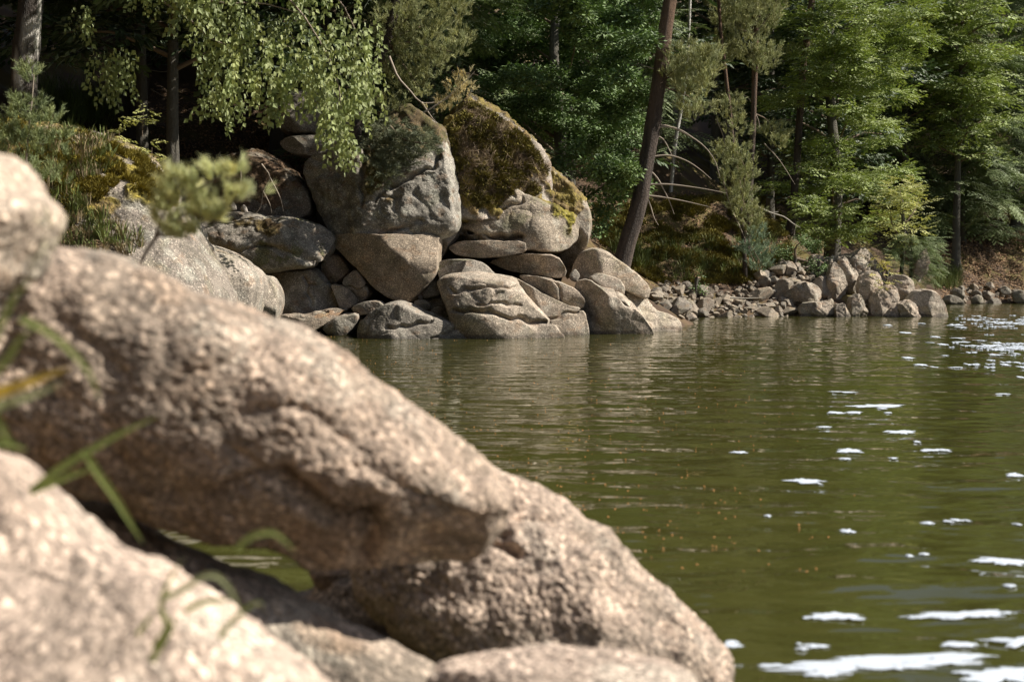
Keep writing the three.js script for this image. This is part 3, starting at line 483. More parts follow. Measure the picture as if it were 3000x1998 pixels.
rock({ label: 'broken rock face forming the core of the crag', group: CRAG, facets: 9, bite: 0.2, edge: 0.015, d: 45.0, T: 0.7, B: 1.5, R: 0.8, detail: 52, amp: 0.25, freq: 1.8, tilt: [0, -0.4], tint: [0.27, 0.235, 0.195], dark: 0.5,
  pts: [[2290, 950], [2300, 850], [2360, 815], [2420, 770], [2480, 745], [2540, 735], [2580, 780], [2620, 810], [2650, 860], [2690, 880], [2700, 950]], cracks: [{ pts: [[2470, 760], [2500, 830], [2520, 900]], w: 0.08, depth: 0.25 }, { pts: [[2390, 800], [2410, 870], [2400, 930]], w: 0.08, depth: 0.25 }, { pts: [[2550, 790], [2580, 850], [2570, 920]], w: 0.08, depth: 0.25 }, { pts: [[2300, 870], [2400, 880], [2520, 880], [2640, 890]], w: 0.07, depth: 0.2 }] });
const farRocks = [
  ['low grey rock at the far waterline beyond the point', 59, [[2758, 880], [2778, 862], [2806, 869], [2828, 892], [2800, 905], [2760, 905]]],
  ['squarish rock on the far shore behind the low grey rock', 60.2, [[2786, 856], [2802, 842], [2826, 852], [2824, 880], [2796, 872]]],
  ['upright grey rock on the far litter bank', 61.5, [[2928, 846], [2945, 836], [2962, 850], [2960, 872], [2938, 874]]],
  ['flat greenish rock at the edge of the far shore', 60.8, [[2966, 858], [2990, 848], [3030, 870], [3020, 900], [2976, 890]]],
  ['small rock in the middle of the far shore', 60, [[2848, 876], [2864, 862], [2880, 868], [2882, 890], [2850, 892]]],
];
for (const [label, d, pts] of farRocks) rock({ label, group: 'rocks on the far shore', d, pts, detail: 22, facets: 6, bite: 0.14, edge: 0.015, amp: 0.06, R: 0.5, tint: [0.27, 0.245, 0.20] });

// ---- rubble along the bank below the pines
{
  const R = rng(77), kinds = [];
  for (let k = 0; k < 9; k++) {
    const { p, i } = ball(8), n = p.length / 3, pos = new Float32Array(p.length), col = new Float32Array(p.length), cuts = [];
    for (let c = 0; c < 11; c++) { const v = V(R() - 0.5, R() - 0.5, R() - 0.5).normalize(); cuts.push([v.x, v.y, v.z, 0.5 + R() * 0.32]); }
    const sx = 1, sy = 0.62 + R() * 0.3, sz = 0.7 + R() * 0.3;
    for (let q = 0; q < n; q++) {
      const x = p[q * 3], y = p[q * 3 + 1], z = p[q * 3 + 2]; let r = 1;
      for (const c of cuts) { const dd = x * c[0] + y * c[1] + z * c[2]; if (dd > 0.1) { const w = 0.88 * c[3] / dd; r = Math.min(r, w); } }
      r *= 1 + 0.02 * fbm(x * 2.5 + k * 9, y * 2.5, z * 2.5, 3);
      pos[q * 3] = x * r * sx; pos[q * 3 + 1] = y * r * sy; pos[q * 3 + 2] = z * r * sz;
      const cc = stoneColor({ tint: [[0.29, 0.25, 0.205], [0.34, 0.29, 0.23], [0.24, 0.215, 0.185]][k % 3], dark: 0.4, pale: 0.2 }, x * 0.4 + k * 5, y * 0.4, z * 0.4); for (let e = 0; e < 3; e++) col[q * 3 + e] = cc[e] * GRAN;
    }
    const g = new THREE.BufferGeometry(); g.setAttribute('position', new THREE.BufferAttribute(pos, 3)); g.setIndex(new THREE.BufferAttribute(i, 1)); g.computeVertexNormals();
    const b = boxUV(pos, g.attributes.normal.array, col, i).toNonIndexed(); b.computeVertexNormals(); kinds.push(b); // broken faces stay flat
  }
  const band = [[1905, 880], [1930, 835], [2010, 830], [2080, 850], [2150, 860], [2200, 825], [2290, 780], [2400, 778], [2440, 800], [2430, 932], [2200, 936], [2000, 945], [1990, 925]];
  const far = [[2770, 888], [2800, 850], [2900, 840], [3000, 850], [3010, 895], [2900, 896]];
  let made = 0, tries = 0;
  const taken = [];
  const place = (poly, count, r0, r1, label, group, from) => {
    let xa = 1e9, xb = -1e9, ya = 1e9, yb = -1e9; for (const [x, y] of poly) { xa = Math.min(xa, x); xb = Math.max(xb, x); ya = Math.min(ya, y); yb = Math.max(yb, y); }
    for (let n = 0, t = 0; n < count && t < 9000; t++) {
      const px = mix(xa, xb, R()), py = mix(ya, yb, R()); if (!inside(poly, px, py)) continue;
      const p = hit(px, py, from, 90), r = mix(r0, r1, Math.pow(R(), 2.2)); if (taken.some((q) => Math.hypot(q.x - p.x, q.z - p.z, q.y - p.y) < (q.r + r) * 0.46)) continue;
      taken.push({ x: p.x, y: p.y, z: p.z, r }); n++;
      const m = add('rubble_stone', kinds[R() * kinds.length | 0], M.granite);
      m.position.set(p.x, p.y + r * 0.22, p.z); m.rotation.set(R() * 0.7 - 0.35, R() * 6.28, R() * 0.7 - 0.35); m.scale.setScalar(r);
      tag(m, label, 'stone', group);
    }
  };
  place(band, 16, 0.34, 0.52, 'large angular stone lying in the rubble bank between the pale boulder and the crag', 'large rubble stones below the pines', 34);
  place(band, 280, 0.09, 0.32, 'loose angular stone in the rubble bank between the pale boulder and the crag', 'rubble stones below the pines', 34);
  place(far, 34, 0.12, 0.42, 'loose stone scattered on the far litter covered shore', 'stones on the far shore', 56);
}
// ---------------------------------------------------------------- leaves and needles: small sprays that crowns are made of
class Tri { // collects triangles
  constructor() { this.p = []; }
  tri(a, b, c) { this.p.push(a.x, a.y, a.z, b.x, b.y, b.z, c.x, c.y, c.z); }
  // a leaf from its stalk: two halves folded on the midrib, widest at share w0 of its length
  leaf(base, dir, up, len, wid, w0 = 0.42, fold = 0.25) {
    const d = dir.clone().normalize(), s = V().crossVectors(d, up).normalize(), n = V().crossVectors(s, d);
    const tip = base.clone().addScaledVector(d, len).addScaledVector(n, -0.12 * len), m = base.clone().addScaledVector(d, len * w0).addScaledVector(n, -fold * wid * 0.5);
    const l = base.clone().addScaledVector(d, len * w0).addScaledVector(s, wid / 2), r = base.clone().addScaledVector(d, len * w0).addScaledVector(s, -wid / 2);
    this.tri(base, m, l); this.tri(m, tip, l); this.tri(base, r, m); this.tri(m, r, tip);
  }
  flat(base, dir, up, len, wid, w0 = 0.45) {
    const d = dir.clone().normalize(), s = V().crossVectors(d, up).normalize(), tip = base.clone().addScaledVector(d, len);
    const l = base.clone().addScaledVector(d, len * w0).addScaledVector(s, wid / 2), r = base.clone().addScaledVector(d, len * w0).addScaledVector(s, -wid / 2);
    this.tri(base, r, tip); this.tri(base, tip, l);
  }
  needle(base, dir, len, wid, R) { const s = V(R() - 0.5, R() - 0.5, R() - 0.5).cross(dir).normalize().multiplyScalar(wid / 2); const tip = base.clone().addScaledVector(dir, len); this.tri(base.clone().add(s), tip, base.clone().sub(s)); }
  geo() { const g = new THREE.BufferGeometry(); g.setAttribute('position', new THREE.Float32BufferAttribute(this.p, 3)); g.computeVertexNormals(); return g; }
}
function sprayBirch(seed) { // hanging twig
  const R = rng(seed), t = new Tri(), p = V(0, 0, 0); let d = V(0.3 * (R() - 0.5), -1, 0.3 * (R() - 0.5)).normalize();
  for (let i = 0; i < 11; i++) {
    p.addScaledVector(d, 0.036); d.x += (R() - 0.5) * 0.25; d.z += (R() - 0.5) * 0.25; d.normalize();
    const a = i * 2.4 + R(), out = V(Math.cos(a), -0.75 - R() * 0.9, Math.sin(a)).normalize(), up = V(Math.cos(a + 1.4) + R() - 0.5, 0.5 * (R() - 0.2), Math.sin(a + 1.4));
    t.leaf(p.clone().addScaledVector(out, 0.014), out, up, 0.062 + R() * 0.026, 0.052 + R() * 0.014, 0.36);
  }
  return t.geo();
}
function sprayBroad(seed, n = 15, len = 0.085, span = 0.36, flatness = 0.35) { // leafy shoot along +x
  const R = rng(seed), t = new Tri();
  for (let i = 0; i < n; i++) {
    const u = (i + R() * 0.5) / n, side = i % 2 ? 1 : -1, p = V(u * span, 0.05 * u * (R() - 0.3), side * 0.02);
    const out = V(0.55 + u * 0.9, (R() - 0.62) * flatness * 1.6, side * (0.9 - 0.6 * u) + (R() - 0.5) * 0.5).normalize(), up = V((R() - 0.5) * flatness * 2, 1, (R() - 0.5) * flatness * 2);
    t.leaf(p.clone().addScaledVector(out, R() * 0.05), out, up, len * (0.75 + R() * 0.5), len * 0.58, 0.5);
  }
  return t.geo();
}
function sprayClump(seed, n = 14, len = 0.09, r = 0.17) { // oak-like tuft: leaves all round a shoot end, tips outward and up
  const R = rng(seed), t = new Tri();
  for (let i = 0; i < n; i++) {
    const a = i * 2.4, e = Math.asin(R() * 1.5 - 0.6), out = V(Math.cos(a) * Math.cos(e), Math.sin(e), Math.sin(a) * Math.cos(e)), p = out.clone().multiplyScalar(r * (0.15 + R() * 0.6));
    const dir = out.clone().add(V((R() - 0.5) * 0.7, (R() - 0.5) * 0.5 - 0.1, (R() - 0.5) * 0.7)); t.leaf(p, dir, V(R() - 0.5, 1, R() - 0.5), len * (0.75 + R() * 0.5), len * 0.55, 0.55);
  }
  return t.geo();
}
function sprayPine(seed, n = 54, len = 0.075, shoot = 0.2) { // shoot along +y with needles
  const R = rng(seed), t = new Tri();
  for (let s = 0; s < 3; s++) {
    const ax = V((R() - 0.5) * (s ? 1.6 : 0.2), 1, (R() - 0.5) * (s ? 1.6 : 0.2)).normalize(), L = shoot * (s ? 0.7 : 1);
    for (let i = 0; i < n / 3; i++) { const u = 0.25 + 0.75 * i / (n / 3), a = R() * 6.28, o = V(Math.cos(a), 0, Math.sin(a)); const d = ax.clone().multiplyScalar(0.75 + R() * 0.5).addScaledVector(o, 0.7).normalize(); t.needle(ax.clone().multiplyScalar(L * u), d, len * (0.75 + R() * 0.4), 0.0095, R); }
    t.flat(V(0, 0, 0), ax, V(1, 0, 0.3), L, 0.008); }
  return t.geo();
}
function spraySpruce(seed, span = 0.55) { // drooping flat frond along +x
  const R = rng(seed), t = new Tri();
  for (let i = 0; i < 11; i++) {
    const u = (i + 0.6) / 11, side = i % 2 ? 1 : -1, p = V(u * span, -0.16 * u * u, 0), L = 0.26 * (1 - 0.65 * u) + 0.04;
    const d = V(0.75, -0.25 - 0.25 * R(), side * 0.8).normalize();
    for (let k = 0; k < 5; k++) { const q = p.clone().addScaledVector(d, L * k / 5); for (const s2 of [-1, 1]) t.flat(q, V(d.x, d.y - 0.1, d.z).addScaledVector(V(-d.z, 0.1, d.x), s2 * 0.75), V((R() - 0.5) * 0.8, 1, (R() - 0.5) * 0.8), 0.055, 0.014); }
    t.flat(p, d, V(R() - 0.5, 1, R() - 0.5), L, 0.014); }
  return t.geo();
}
const SP = {
  birch: [1, 2, 3, 4].map((s) => sprayBirch(s)),
  oak: [5, 6, 7, 8].map((s) => sprayClump(s)),
  beech: [9, 10, 11].map((s) => sprayBroad(s)),
  pine: [12, 13, 14].map((s) => sprayPine(s)),
  spruce: [15, 16, 17].map((s) => spraySpruce(s)),
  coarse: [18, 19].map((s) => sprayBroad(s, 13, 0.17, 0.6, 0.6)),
};
const LM = {
  birch: M.leaf(0.23, 0.29, 0.10, 0.42), oak: M.leaf(0.095, 0.170, 0.042, 0.26), beech: M.leaf(0.215, 0.295, 0.056, 0.38), pine: M.leaf(0.255, 0.285, 0.120, 0.25),
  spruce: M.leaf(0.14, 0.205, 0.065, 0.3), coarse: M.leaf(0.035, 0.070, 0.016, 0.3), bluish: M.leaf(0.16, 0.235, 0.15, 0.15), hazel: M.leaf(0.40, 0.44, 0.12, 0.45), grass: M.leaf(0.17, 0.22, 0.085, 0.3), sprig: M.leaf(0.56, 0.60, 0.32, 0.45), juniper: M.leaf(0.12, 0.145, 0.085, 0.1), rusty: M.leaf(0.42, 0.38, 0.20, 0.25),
};
// one crown: leaf sprays standing through the volume of the given clumps (all in the tree's own axes)
const mtx = new THREE.Matrix4(), qt = new THREE.Quaternion(), sc3 = new THREE.Vector3(), eul = new THREE.Euler(), colr = new THREE.Color();
function crown(parent, kind, clumps, o = {}) {
  const R = rng(o.seed ?? 1), sprays = SP[o.spray ?? kind], mat = LM[o.mat ?? kind], lists = sprays.map(() => []);
  for (const c of clumps) {
    const n = Math.max(3, Math.round((o.density ?? 60) * c.r * c.r * (c.k ?? 1) * (o.even ? 1 : 0.7 + R() * 0.6)));
    for (let i = 0; i < n; i++) {
      let x, y, z, l; do { x = R() * 2 - 1; y = R() * 2 - 1; z = R() * 2 - 1; l = x * x + y * y + z * z; } while (l > 1);
      const w = Math.pow(l, -0.12), px = c.x + x * w * c.r, py = c.y + y * w * c.r * (c.flat ?? o.flat ?? 0.6), pz = c.z + z * w * c.r;
      const az = Math.atan2(-z, x) + (R() - 0.5) * 1.4;
      if (kind === 'pine') { eul.set(-0.3 + R() * 0.6, az, -(0.25 + R() * 0.8) + (o.lift ?? 0), 'YXZ'); } else if (kind === 'birch') eul.set((R() - 0.5) * 0.5, R() * 6.28, (R() - 0.5) * 0.5, 'YXZ'); else eul.set((R() - 0.5) * 0.8, az, (R() - 0.6) * 0.9, 'YXZ');
      qt.setFromEuler(eul); const s = (o.size ?? 1) * (0.75 + R() * 0.5); sc3.set(s, s, s); mtx.compose(V(px, py, pz), qt, sc3);
      const v = 0.72 + R() * 0.5, yl = R() * 0.25 + (c.yellow ?? 0);
      lists[R() * sprays.length | 0].push([mtx.clone(), v * (1 + yl), v * (1 + yl * 0.45), v * (1 - yl * 0.4)]);
    }
  }
  lists.forEach((l, k) => {
    if (!l.length) return;
    const m = sh(new THREE.InstancedMesh(sprays[k], mat, l.length)); m.name = o.name ?? 'crown'; m.userData.kind = 'stuff';
    l.forEach(([t, r, g, b], i) => { m.setMatrixAt(i, t); m.setColorAt(i, colr.setRGB(r, g, b)); });
    parent.add(m);
  });
}
// a tapered, slightly uneven stem through points, radii given at both ends (or per point)
function stem(points, r0, r1, o = {}) {
  const curve = new THREE.CatmullRomCurve3(points), n = o.seg ?? 12, rad = o.radial ?? 8, fr = curve.computeFrenetFrames(n, false), P = [], U = [], I = [], C = [], len = curve.getLength();
  for (let i = 0; i <= n; i++) {
    const t = i / n, c = curve.getPointAt(t), flare = o.flare ? 1 + o.flare * Math.exp(-t * len / 0.35) : 1, r = mix(r0, r1, Math.pow(t, o.taper ?? 1)) * flare;
    for (let k = 0; k <= rad; k++) {
      const a = k / rad * 2 * Math.PI, w = r * (1 + (o.rough ?? 0.06) * N3(Math.cos(a) * 1.6 + c.x, c.y * (o.lump ?? 2), Math.sin(a) * 1.6 + c.z)), nn = fr.normals[i], bb = fr.binormals[i];
      const x = c.x + w * (Math.cos(a) * nn.x + Math.sin(a) * bb.x), y = c.y + w * (Math.cos(a) * nn.y + Math.sin(a) * bb.y), z = c.z + w * (Math.cos(a) * nn.z + Math.sin(a) * bb.z);
      P.push(x, y, z); U.push(a * r, t * len);
      if (o.color) C.push(...o.color(Math.cos(a), c.y, Math.sin(a), t));
      if (i < n && k < rad) { const q = i * (rad + 1) + k; I.push(q, q + 1, q + rad + 1, q + 1, q + rad + 2, q + rad + 1); }
    }
  }
  const g = new THREE.BufferGeometry(); g.setAttribute('position', new THREE.Float32BufferAttribute(P, 3)); g.setAttribute('uv', new THREE.Float32BufferAttribute(U, 2));
  if (o.color) g.setAttribute('color', new THREE.Float32BufferAttribute(C, 3));
  g.setIndex(I); g.computeVertexNormals(); return g;
}
const barkPine = (ca, y, sa) => { const v = 1 + 0.6 * N3(ca * 3, y * 2.2, sa * 3) + 0.25 * N3(ca * 8, y * 7, sa * 8), o = sstep(2.5, 7, y) * 0.8; return [mix(0.075, 0.15, o) * v, mix(0.056, 0.085, o) * v, mix(0.045, 0.048, o) * v]; };
const barkGrey = (ca, y, sa) => { const v = 1 + 0.4 * N3(ca * 2, y * 1.5, sa * 2); return [0.115 * v, 0.105 * v, 0.085 * v]; };
const barkBirch = (ca, y, sa) => { const f = sstep(-0.05, 0.12, N3(ca * 1.1 + 5, y * 1.3, sa * 1.1) + 0.5 * N3(ca * 3, y * 5, sa * 3) - 0.42), v = 1 + 0.3 * N3(ca * 4, y * 9, sa * 4); return [mix(0.06, 0.55, f) * v, mix(0.048, 0.52, f) * v, mix(0.040, 0.47, f) * v]; };
const barkWhite = (ca, y, sa) => { const f = sstep(-0.35, -0.2, N3(ca * 1.3, y * 4, sa * 1.3)), v = 1 + 0.2 * N3(ca * 4, y * 9, sa * 4); return [mix(0.12, 0.62, f) * v, mix(0.11, 0.60, f) * v, mix(0.10, 0.56, f) * v]; };
// crown shapes for trees whose tops reach above the picture
function shape(R, kind, H, c0, spread, n) {
  const out = [];
  for (let i = 0; i < n; i++) {
    const u = (i + R() * 0.8) / n, y = mix(c0, H, u), a = i * 2.4 + R() * 0.9;
    const w = kind === 'spruce' ? (1 - u) * 0.95 + 0.08 : kind === 'pine' ? (0.55 + 0.45 * Math.sin(Math.PI * Math.min(1, u * 1.15))) * (0.6 + R() * 0.6) : Math.sqrt(Math.max(0.05, 1 - Math.pow(1.7 * u - 0.7, 2))) * (0.7 + R() * 0.5);
    const L = spread * w, drop = kind === 'spruce' ? -0.28 * L : kind === 'pine' ? 0.06 * L : 0.15 * L;
    const root = V(0, y, 0), end = V(Math.cos(a) * L, y + drop, Math.sin(a) * L);
    out.push({ root, end, L });
  }
  return out;
}
function autoTree(o) { // base, H, spread, crownBase, kind, trunk radius
  const R = rng(o.seed), t = thing(o.name, o.base), lean = V((R() - 0.5) * 0.06, 1, (R() - 0.5) * 0.06);
  const pts = [0, 0.25, 0.5, 0.75, 1].map((u) => V(lean.x * u * o.H + (u && u < 1 ? (R() - 0.5) * 0.12 : 0), u * o.H - (u ? 0 : 0.4), lean.z * u * o.H));
  part('trunk', stem(pts, o.r, 0.03, { seg: 18, radial: 9, flare: 0.5, color: o.bark ?? barkGrey }), M.pineBark, t);
  const limbs = shape(R, o.kind, o.H, o.crownBase, o.spread, o.limbs ?? 26), clumps = [];
  for (const l of limbs) {
    const sx = lean.x * l.root.y, sz = lean.z * l.root.y, a = l.root.clone().add(V(sx, 0, sz)), b = l.end.clone().add(V(sx, 0, sz));
    part('limb', stem([a, a.clone().lerp(b, 0.5).add(V(0, 0.12 * l.L, 0)), b], Math.min(o.r * 0.35, 0.02 + 0.018 * l.L), 0.006, { seg: 4, radial: 5 }), M.twig, t);
    const m = Math.max(2, Math.round(l.L / (o.step ?? 0.55)));
    for (let i = 0; i < m; i++) { const u = o.kind === 'pine' ? 0.6 + 0.4 * (i + 0.5) / m : 0.25 + 0.78 * (i + 0.5) / m, p = a.clone().lerp(b, u); clumps.push({ x: p.x + (R() - 0.5) * 0.5, y: p.y + 0.12 * l.L * 4 * u * (1 - u) + (R() - 0.5) * 0.3, z: p.z + (R() - 0.5) * 0.5, r: (o.clump ?? 0.6) * (0.75 + R() * 0.5) }); }
  }
  crown(t, o.kind, clumps, { seed: o.seed + 1, spray: o.spray, mat: o.mat, density: o.density ?? 26, size: o.size ?? 1.2, flat: o.flat ?? 0.5 });
  return tag(t, o.label, 'tree', o.group);
}
// fills a patch of the view with foliage clumps at real distances, several layers deep; returned in the tree's axes
function clumpsIn(poly, base, o) {
  const R = rng(o.seed ?? 3), out = []; let xa = 1e9, xb = -1e9, ya = 1e9, yb = -1e9; for (const [x, y] of poly) { xa = Math.min(xa, x); xb = Math.max(xb, x); ya = Math.min(ya, y); yb = Math.max(yb, y); }
  const s = o.step, rp = o.r * FPX / o.d;
  for (let y = ya; y <= yb; y += s) for (let x = xa; x <= xb; x += s) {
    const px = x + (R() - 0.5) * s * 1.2, py = y + (R() - 0.5) * s * 1.2, e = polyDist(poly, px, py);
    if (e < rp * (o.rim ?? 0.35) || R() < (o.gaps ?? 0)) continue;
    const p = at(px, py, o.d + (R() - 0.5) * (o.depth ?? 2) + (o.lean ? o.lean(px, py) : 0) + (R() < 0.5 ? (o.depth ?? 2) * 0.4 : 0)).sub(base);
    out.push({ x: p.x, y: p.y, z: p.z, r: o.r * (0.7 + R() * 0.6), yellow: o.yellow ?? 0, flat: o.flat });
  }
  return out;
}
const path = (pts, d, base) => pts.map(([x, y, dd = 0]) => at(x, y, d + dd).sub(base));
function limbTo(t, from, c, r, R) { const b = V(c.x, c.y, c.z); part('limb', stem([from, from.clone().lerp(b, 0.5).add(V((R() - 0.5) * 0.3, 0.05 * from.distanceTo(b), (R() - 0.5) * 0.3)), b], r, 0.008, { seg: 5, radial: 5 }), M.twig, t); }
// ---------------------------------------------------------------- trees of the picture, from the near bank to the far shore
{ // birch on the near bank: rough black and white trunk, one long limb hanging out over the rocks
  const base = at(62, 350, 19); base.y = Math.min(base.y, ground(base.x, base.z) + 0.2); const R = rng(101), t = thing('birch_tree', base);
  const trunk = path([[58, 420], [66, 300], [72, 180], [84, 60], [92, -60], [100, -300], [120, -900], [110, -1500]], 19, base);
  part('trunk', stem(trunk, 0.19, 0.06, { seg: 40, radial: 16, rough: 0.12, lump: 5, color: barkBirch }), M.pineBark, t);
  const limbs = [[[100, -240], [260, -110], [420, -30], [500, 20], [560, 60], [610, 110], [690, 140]], [[104, -300], [350, -170], [560, -20], [660, 10], [760, 8], [880, 40]], [[110, -500], [500, -330], [800, -150], [960, -40], [1030, 60], [1060, 160]], [[110, -420], [480, -260], [720, -110], [860, 10], [930, 110], [985, 220], [1000, 330]]];
  for (const l of limbs) part('limb', stem(path(l, 19, base), 0.035, 0.006, { seg: 16, radial: 6, color: () => [0.30, 0.24, 0.19] }), M.pineBark, t);
  const spots = [[560, 10], [600, 40], [650, 30], [700, 60], [760, 40], [820, 60], [880, 40], [940, 70], [1000, 40], [1060, 60], [590, 90], [630, 130], [680, 110], [740, 120], [800, 120], [860, 130], [920, 130], [980, 120], [1040, 130], [1080, 110], [612, 180], [640, 220], [690, 170], [745, 175], [800, 190], [850, 190], [900, 190], [955, 190], [1010, 195], [1060, 210], [1085, 190], [625, 250], [640, 275], [780, 235], [805, 260], [860, 240], [925, 245], [965, 250], [1010, 250], [1055, 250], [1080, 240], [960, 290], [1000, 300], [1045, 275], [975, 335], [1005, 345], [995, 385], [1010, 405], [700, 200], [710, 245]];
  const clumps = spots.map(([x, y]) => { const p = at(x, y - 8, 19 + (R() - 0.5) * 1.6).sub(base); return { x: p.x, y: p.y, z: p.z, r: 0.17, k: 3.6 }; });
  for (let y = -560; y < -20; y += 60) for (let x = 420; x < 1060 + 0.5 * y; x += 64) { if (R() < 0.35) continue; const p = at(x + R() * 40, y + R() * 40, 19 + (R() - 0.5) * 3).sub(base); clumps.push({ x: p.x, y: p.y, z: p.z, r: 0.32, k: 2 }); }
  for (const [x, y] of [[285, 140], [320, 160], [350, 140], [385, 145], [300, 185], [340, 200], [365, 215], [255, 30], [235, 20]]) { const p = at(x, y, 19.4).sub(base); clumps.push({ x: p.x, y: p.y, z: p.z, r: 0.13, k: 4 }); }
  crown(t, 'birch', clumps, { seed: 102, density: 60, flat: 1, size: 1 });
  tag(t, 'birch with rough black and white trunk, its leafy limb hanging over the boulders', 'tree');
}
function longPine(o) { // a pine whose trunk follows points, with foliage clumps and bare dead branches
  const R = rng(o.seed), base = at(...o.line[0], o.d); const t = thing('pine_tree', base), tr = path(o.line, o.d, base);
  tr[0].y -= 0.4;
  part('trunk', stem(tr, o.r0, o.r1, { seg: 30, radial: 14, flare: 0.35, rough: 0.10, lump: 4, color: barkPine }), M.pineBark, t);
  for (const b of o.dead ?? []) part('dead_branch', stem(path(b, o.d, base), o.deadR ?? 0.028, 0.006, { seg: 12, radial: 6 }), M.deadwood, t);
  const clumps = [];
  for (const f of o.fill ?? []) {
    const cs = clumpsIn(f.poly, base, { d: o.d + (f.dd ?? 0), r: f.r ?? 0.32, step: f.step ?? 32, seed: o.seed + 7, depth: f.depth ?? 1.4, gaps: f.gaps ?? 0.1, rim: 0.3 });
    clumps.push(...cs); if (f.from) for (const c of cs.filter((_, i) => i % 6 === 0)) limbTo(t, at(...f.from, o.d).sub(base), c, 0.022, R);
  }
  for (const l of o.top ?? []) { // whorls above the picture
    const y = l.y; for (let k = 0; k < l.n; k++) { const a = R() * 6.28, L = l.L * (0.6 + R() * 0.5), e = V(l.x + Math.cos(a) * L, y + (R() - 0.3) * 0.5, l.z + Math.sin(a) * L); limbTo(t, V(l.x, y - 0.2, l.z), e, 0.035, R); for (let q = 0; q < 4; q++) clumps.push({ x: mix(l.x, e.x, 0.45 + 0.18 * q) + (R() - 0.5) * 0.5, y: e.y + 0.15 + (R() - 0.5) * 0.3, z: mix(l.z, e.z, 0.45 + 0.18 * q) + (R() - 0.5) * 0.5, r: 0.6 }); }
  }
  crown(t, 'pine', clumps, { seed: o.seed + 3, density: o.density ?? 210, size: o.size ?? 1.15, flat: 0.75, mat: o.mat });
  return tag(t, o.label, 'tree', 'pines on the bank');
}
const whorls = (x, z, y0, y1, L, n = 6) => { const w = []; for (let y = y0; y <= y1; y += 0.9) w.push({ x: x * (y / y1), z: z * (y / y1), y, n, L: L * (0.6 + 0.5 * Math.sin(Math.PI * (y - y0) / (y1 - y0 + 1))) }); return w; };
{ const h = hit(395, 458, 14, 40), d = -h.z;
  longPine({ seed: 201, d, line: [[392, 470], [404, 330], [420, 180], [430, 0], [436, -250], [440, -900], [446, -1900]], r0: 0.19, r1: 0.10, label: 'dark pine trunk rising from the leaf litter slope behind the mossy outcrop', top: whorls(0.3, 0, 7.0, 13, 3.6, 10), dead: [[[436, 205], [480, 210], [520, 200]], [[440, 260], [490, 290], [560, 330]]], deadR: 0.014 }); }
longPine({ seed: 211, d: 30.4, line: [[1035, 425], [1050, 330], [1085, 230], [1130, 120], [1160, 0], [1190, -250], [1230, -900]], r0: 0.13, r1: 0.07, density: 210, size: 0.95, label: 'bushy olive pine with rusty tips growing on top of the huge grey boulder',
  fill: [{ poly: [[1090, -20], [1390, -20], [1375, 60], [1368, 140], [1365, 190], [1320, 190], [1290, 215], [1255, 275], [1215, 290], [1180, 260], [1130, 240], [1110, 120]], step: 30, r: 0.26, depth: 1.2, gaps: 0.05, from: [1130, 120] }, { poly: [[1090, 250], [1200, 260], [1190, 330], [1140, 350], [1100, 330]], r: 0.22, step: 30, dd: 0.5 }, { poly: [[1060, -400], [1200, -400], [1370, -20], [1090, -20]], r: 0.4, step: 56, depth: 2.4 }],
  dead: [[[1140, 165, -1], [1165, 225, -1], [1200, 265, -1.2], [1235, 302, -1.4], [1262, 302, -1.4], [1310, 290, -1.4], [1350, 240, -1.4]], [[1235, 300, -1.4], [1262, 340, -1.4], [1280, 362, -1.4]]], deadR: 0.03 });
longPine({ seed: 221, d: 34.2, line: [[1812, 800], [1826, 750], [1842, 700], [1872, 600], [1893, 480], [1912, 370], [1930, 250], [1946, 120], [1964, 0], [1990, -220], [2010, -700], [2020, -1300]], r0: 0.215, r1: 0.09, label: 'leaning brown pine trunk with bare arching branches beside the pale tongue boulder',
  fill: [{ poly: [[1945, 200], [1985, 150], [2070, 146], [2140, 150], [2105, 215], [2082, 285], [2070, 360], [2030, 366], [1990, 310], [1965, 265]], r: 0.28, step: 26, from: [1930, 250], dd: -0.6, gaps: 0.03 }],
  dead: [[[1910, 362], [1960, 370], [2010, 392], [2060, 425], [2095, 470], [2110, 520]], [[1908, 372], [1980, 375], [2040, 410], [2080, 445]], [[1905, 460], [1960, 455], [2010, 470], [2050, 495], [2085, 525]], [[1898, 540], [1960, 540], [2030, 548], [2080, 556], [2130, 566]], [[1890, 572], [1930, 576], [1990, 586], [2080, 606]], [[1908, 395], [1940, 405], [1962, 440], [1975, 470]], [[1900, 495], [1925, 520], [1945, 555], [1962, 590], [1976, 628]], [[1895, 575], [1905, 600], [1918, 640], [1930, 660]], [[1930, 285], [1950, 268], [1985, 255]], [[1924, 205], [1900, 196], [1880, 190]]], deadR: 0.026, top: whorls(2.6, 0.2, 9.5, 12.5, 2.2, 5) });
longPine({ seed: 231, d: 45.5, line: [[2190, 750], [2196, 640], [2200, 520], [2206, 400], [2210, 280], [2214, 150], [2216, 0], [2220, -300], [2225, -1200]], r0: 0.10, r1: 0.06, label: 'slim straight pine trunk with grey green needle bunches high up',
  fill: [{ poly: [[2130, -30], [2300, -30], [2285, 40], [2255, 90], [2250, 130], [2278, 170], [2270, 225], [2230, 228], [2195, 190], [2165, 150], [2150, 70]], r: 0.37, step: 26, from: [2212, 100], dd: -0.5, gaps: 0.03 }, { poly: [[2228, 375], [2290, 350], [2310, 400], [2290, 440], [2235, 430]], r: 0.33, step: 26, from: [2206, 330] }, { poly: [[2070, -30], [2130, -30], [2150, 120], [2160, 230], [2130, 250], [2100, 150]], r: 0.35, step: 28, from: [2212, 40], gaps: 0.2 }],
  dead: [[[2206, 315], [2222, 350], [2228, 380]], [[2204, 300], [2185, 280], [2170, 285]], [[2240, 420], [2285, 470], [2330, 540]]], deadR: 0.02, top: whorls(0.3, 0, 11, 15, 2.0, 4) });
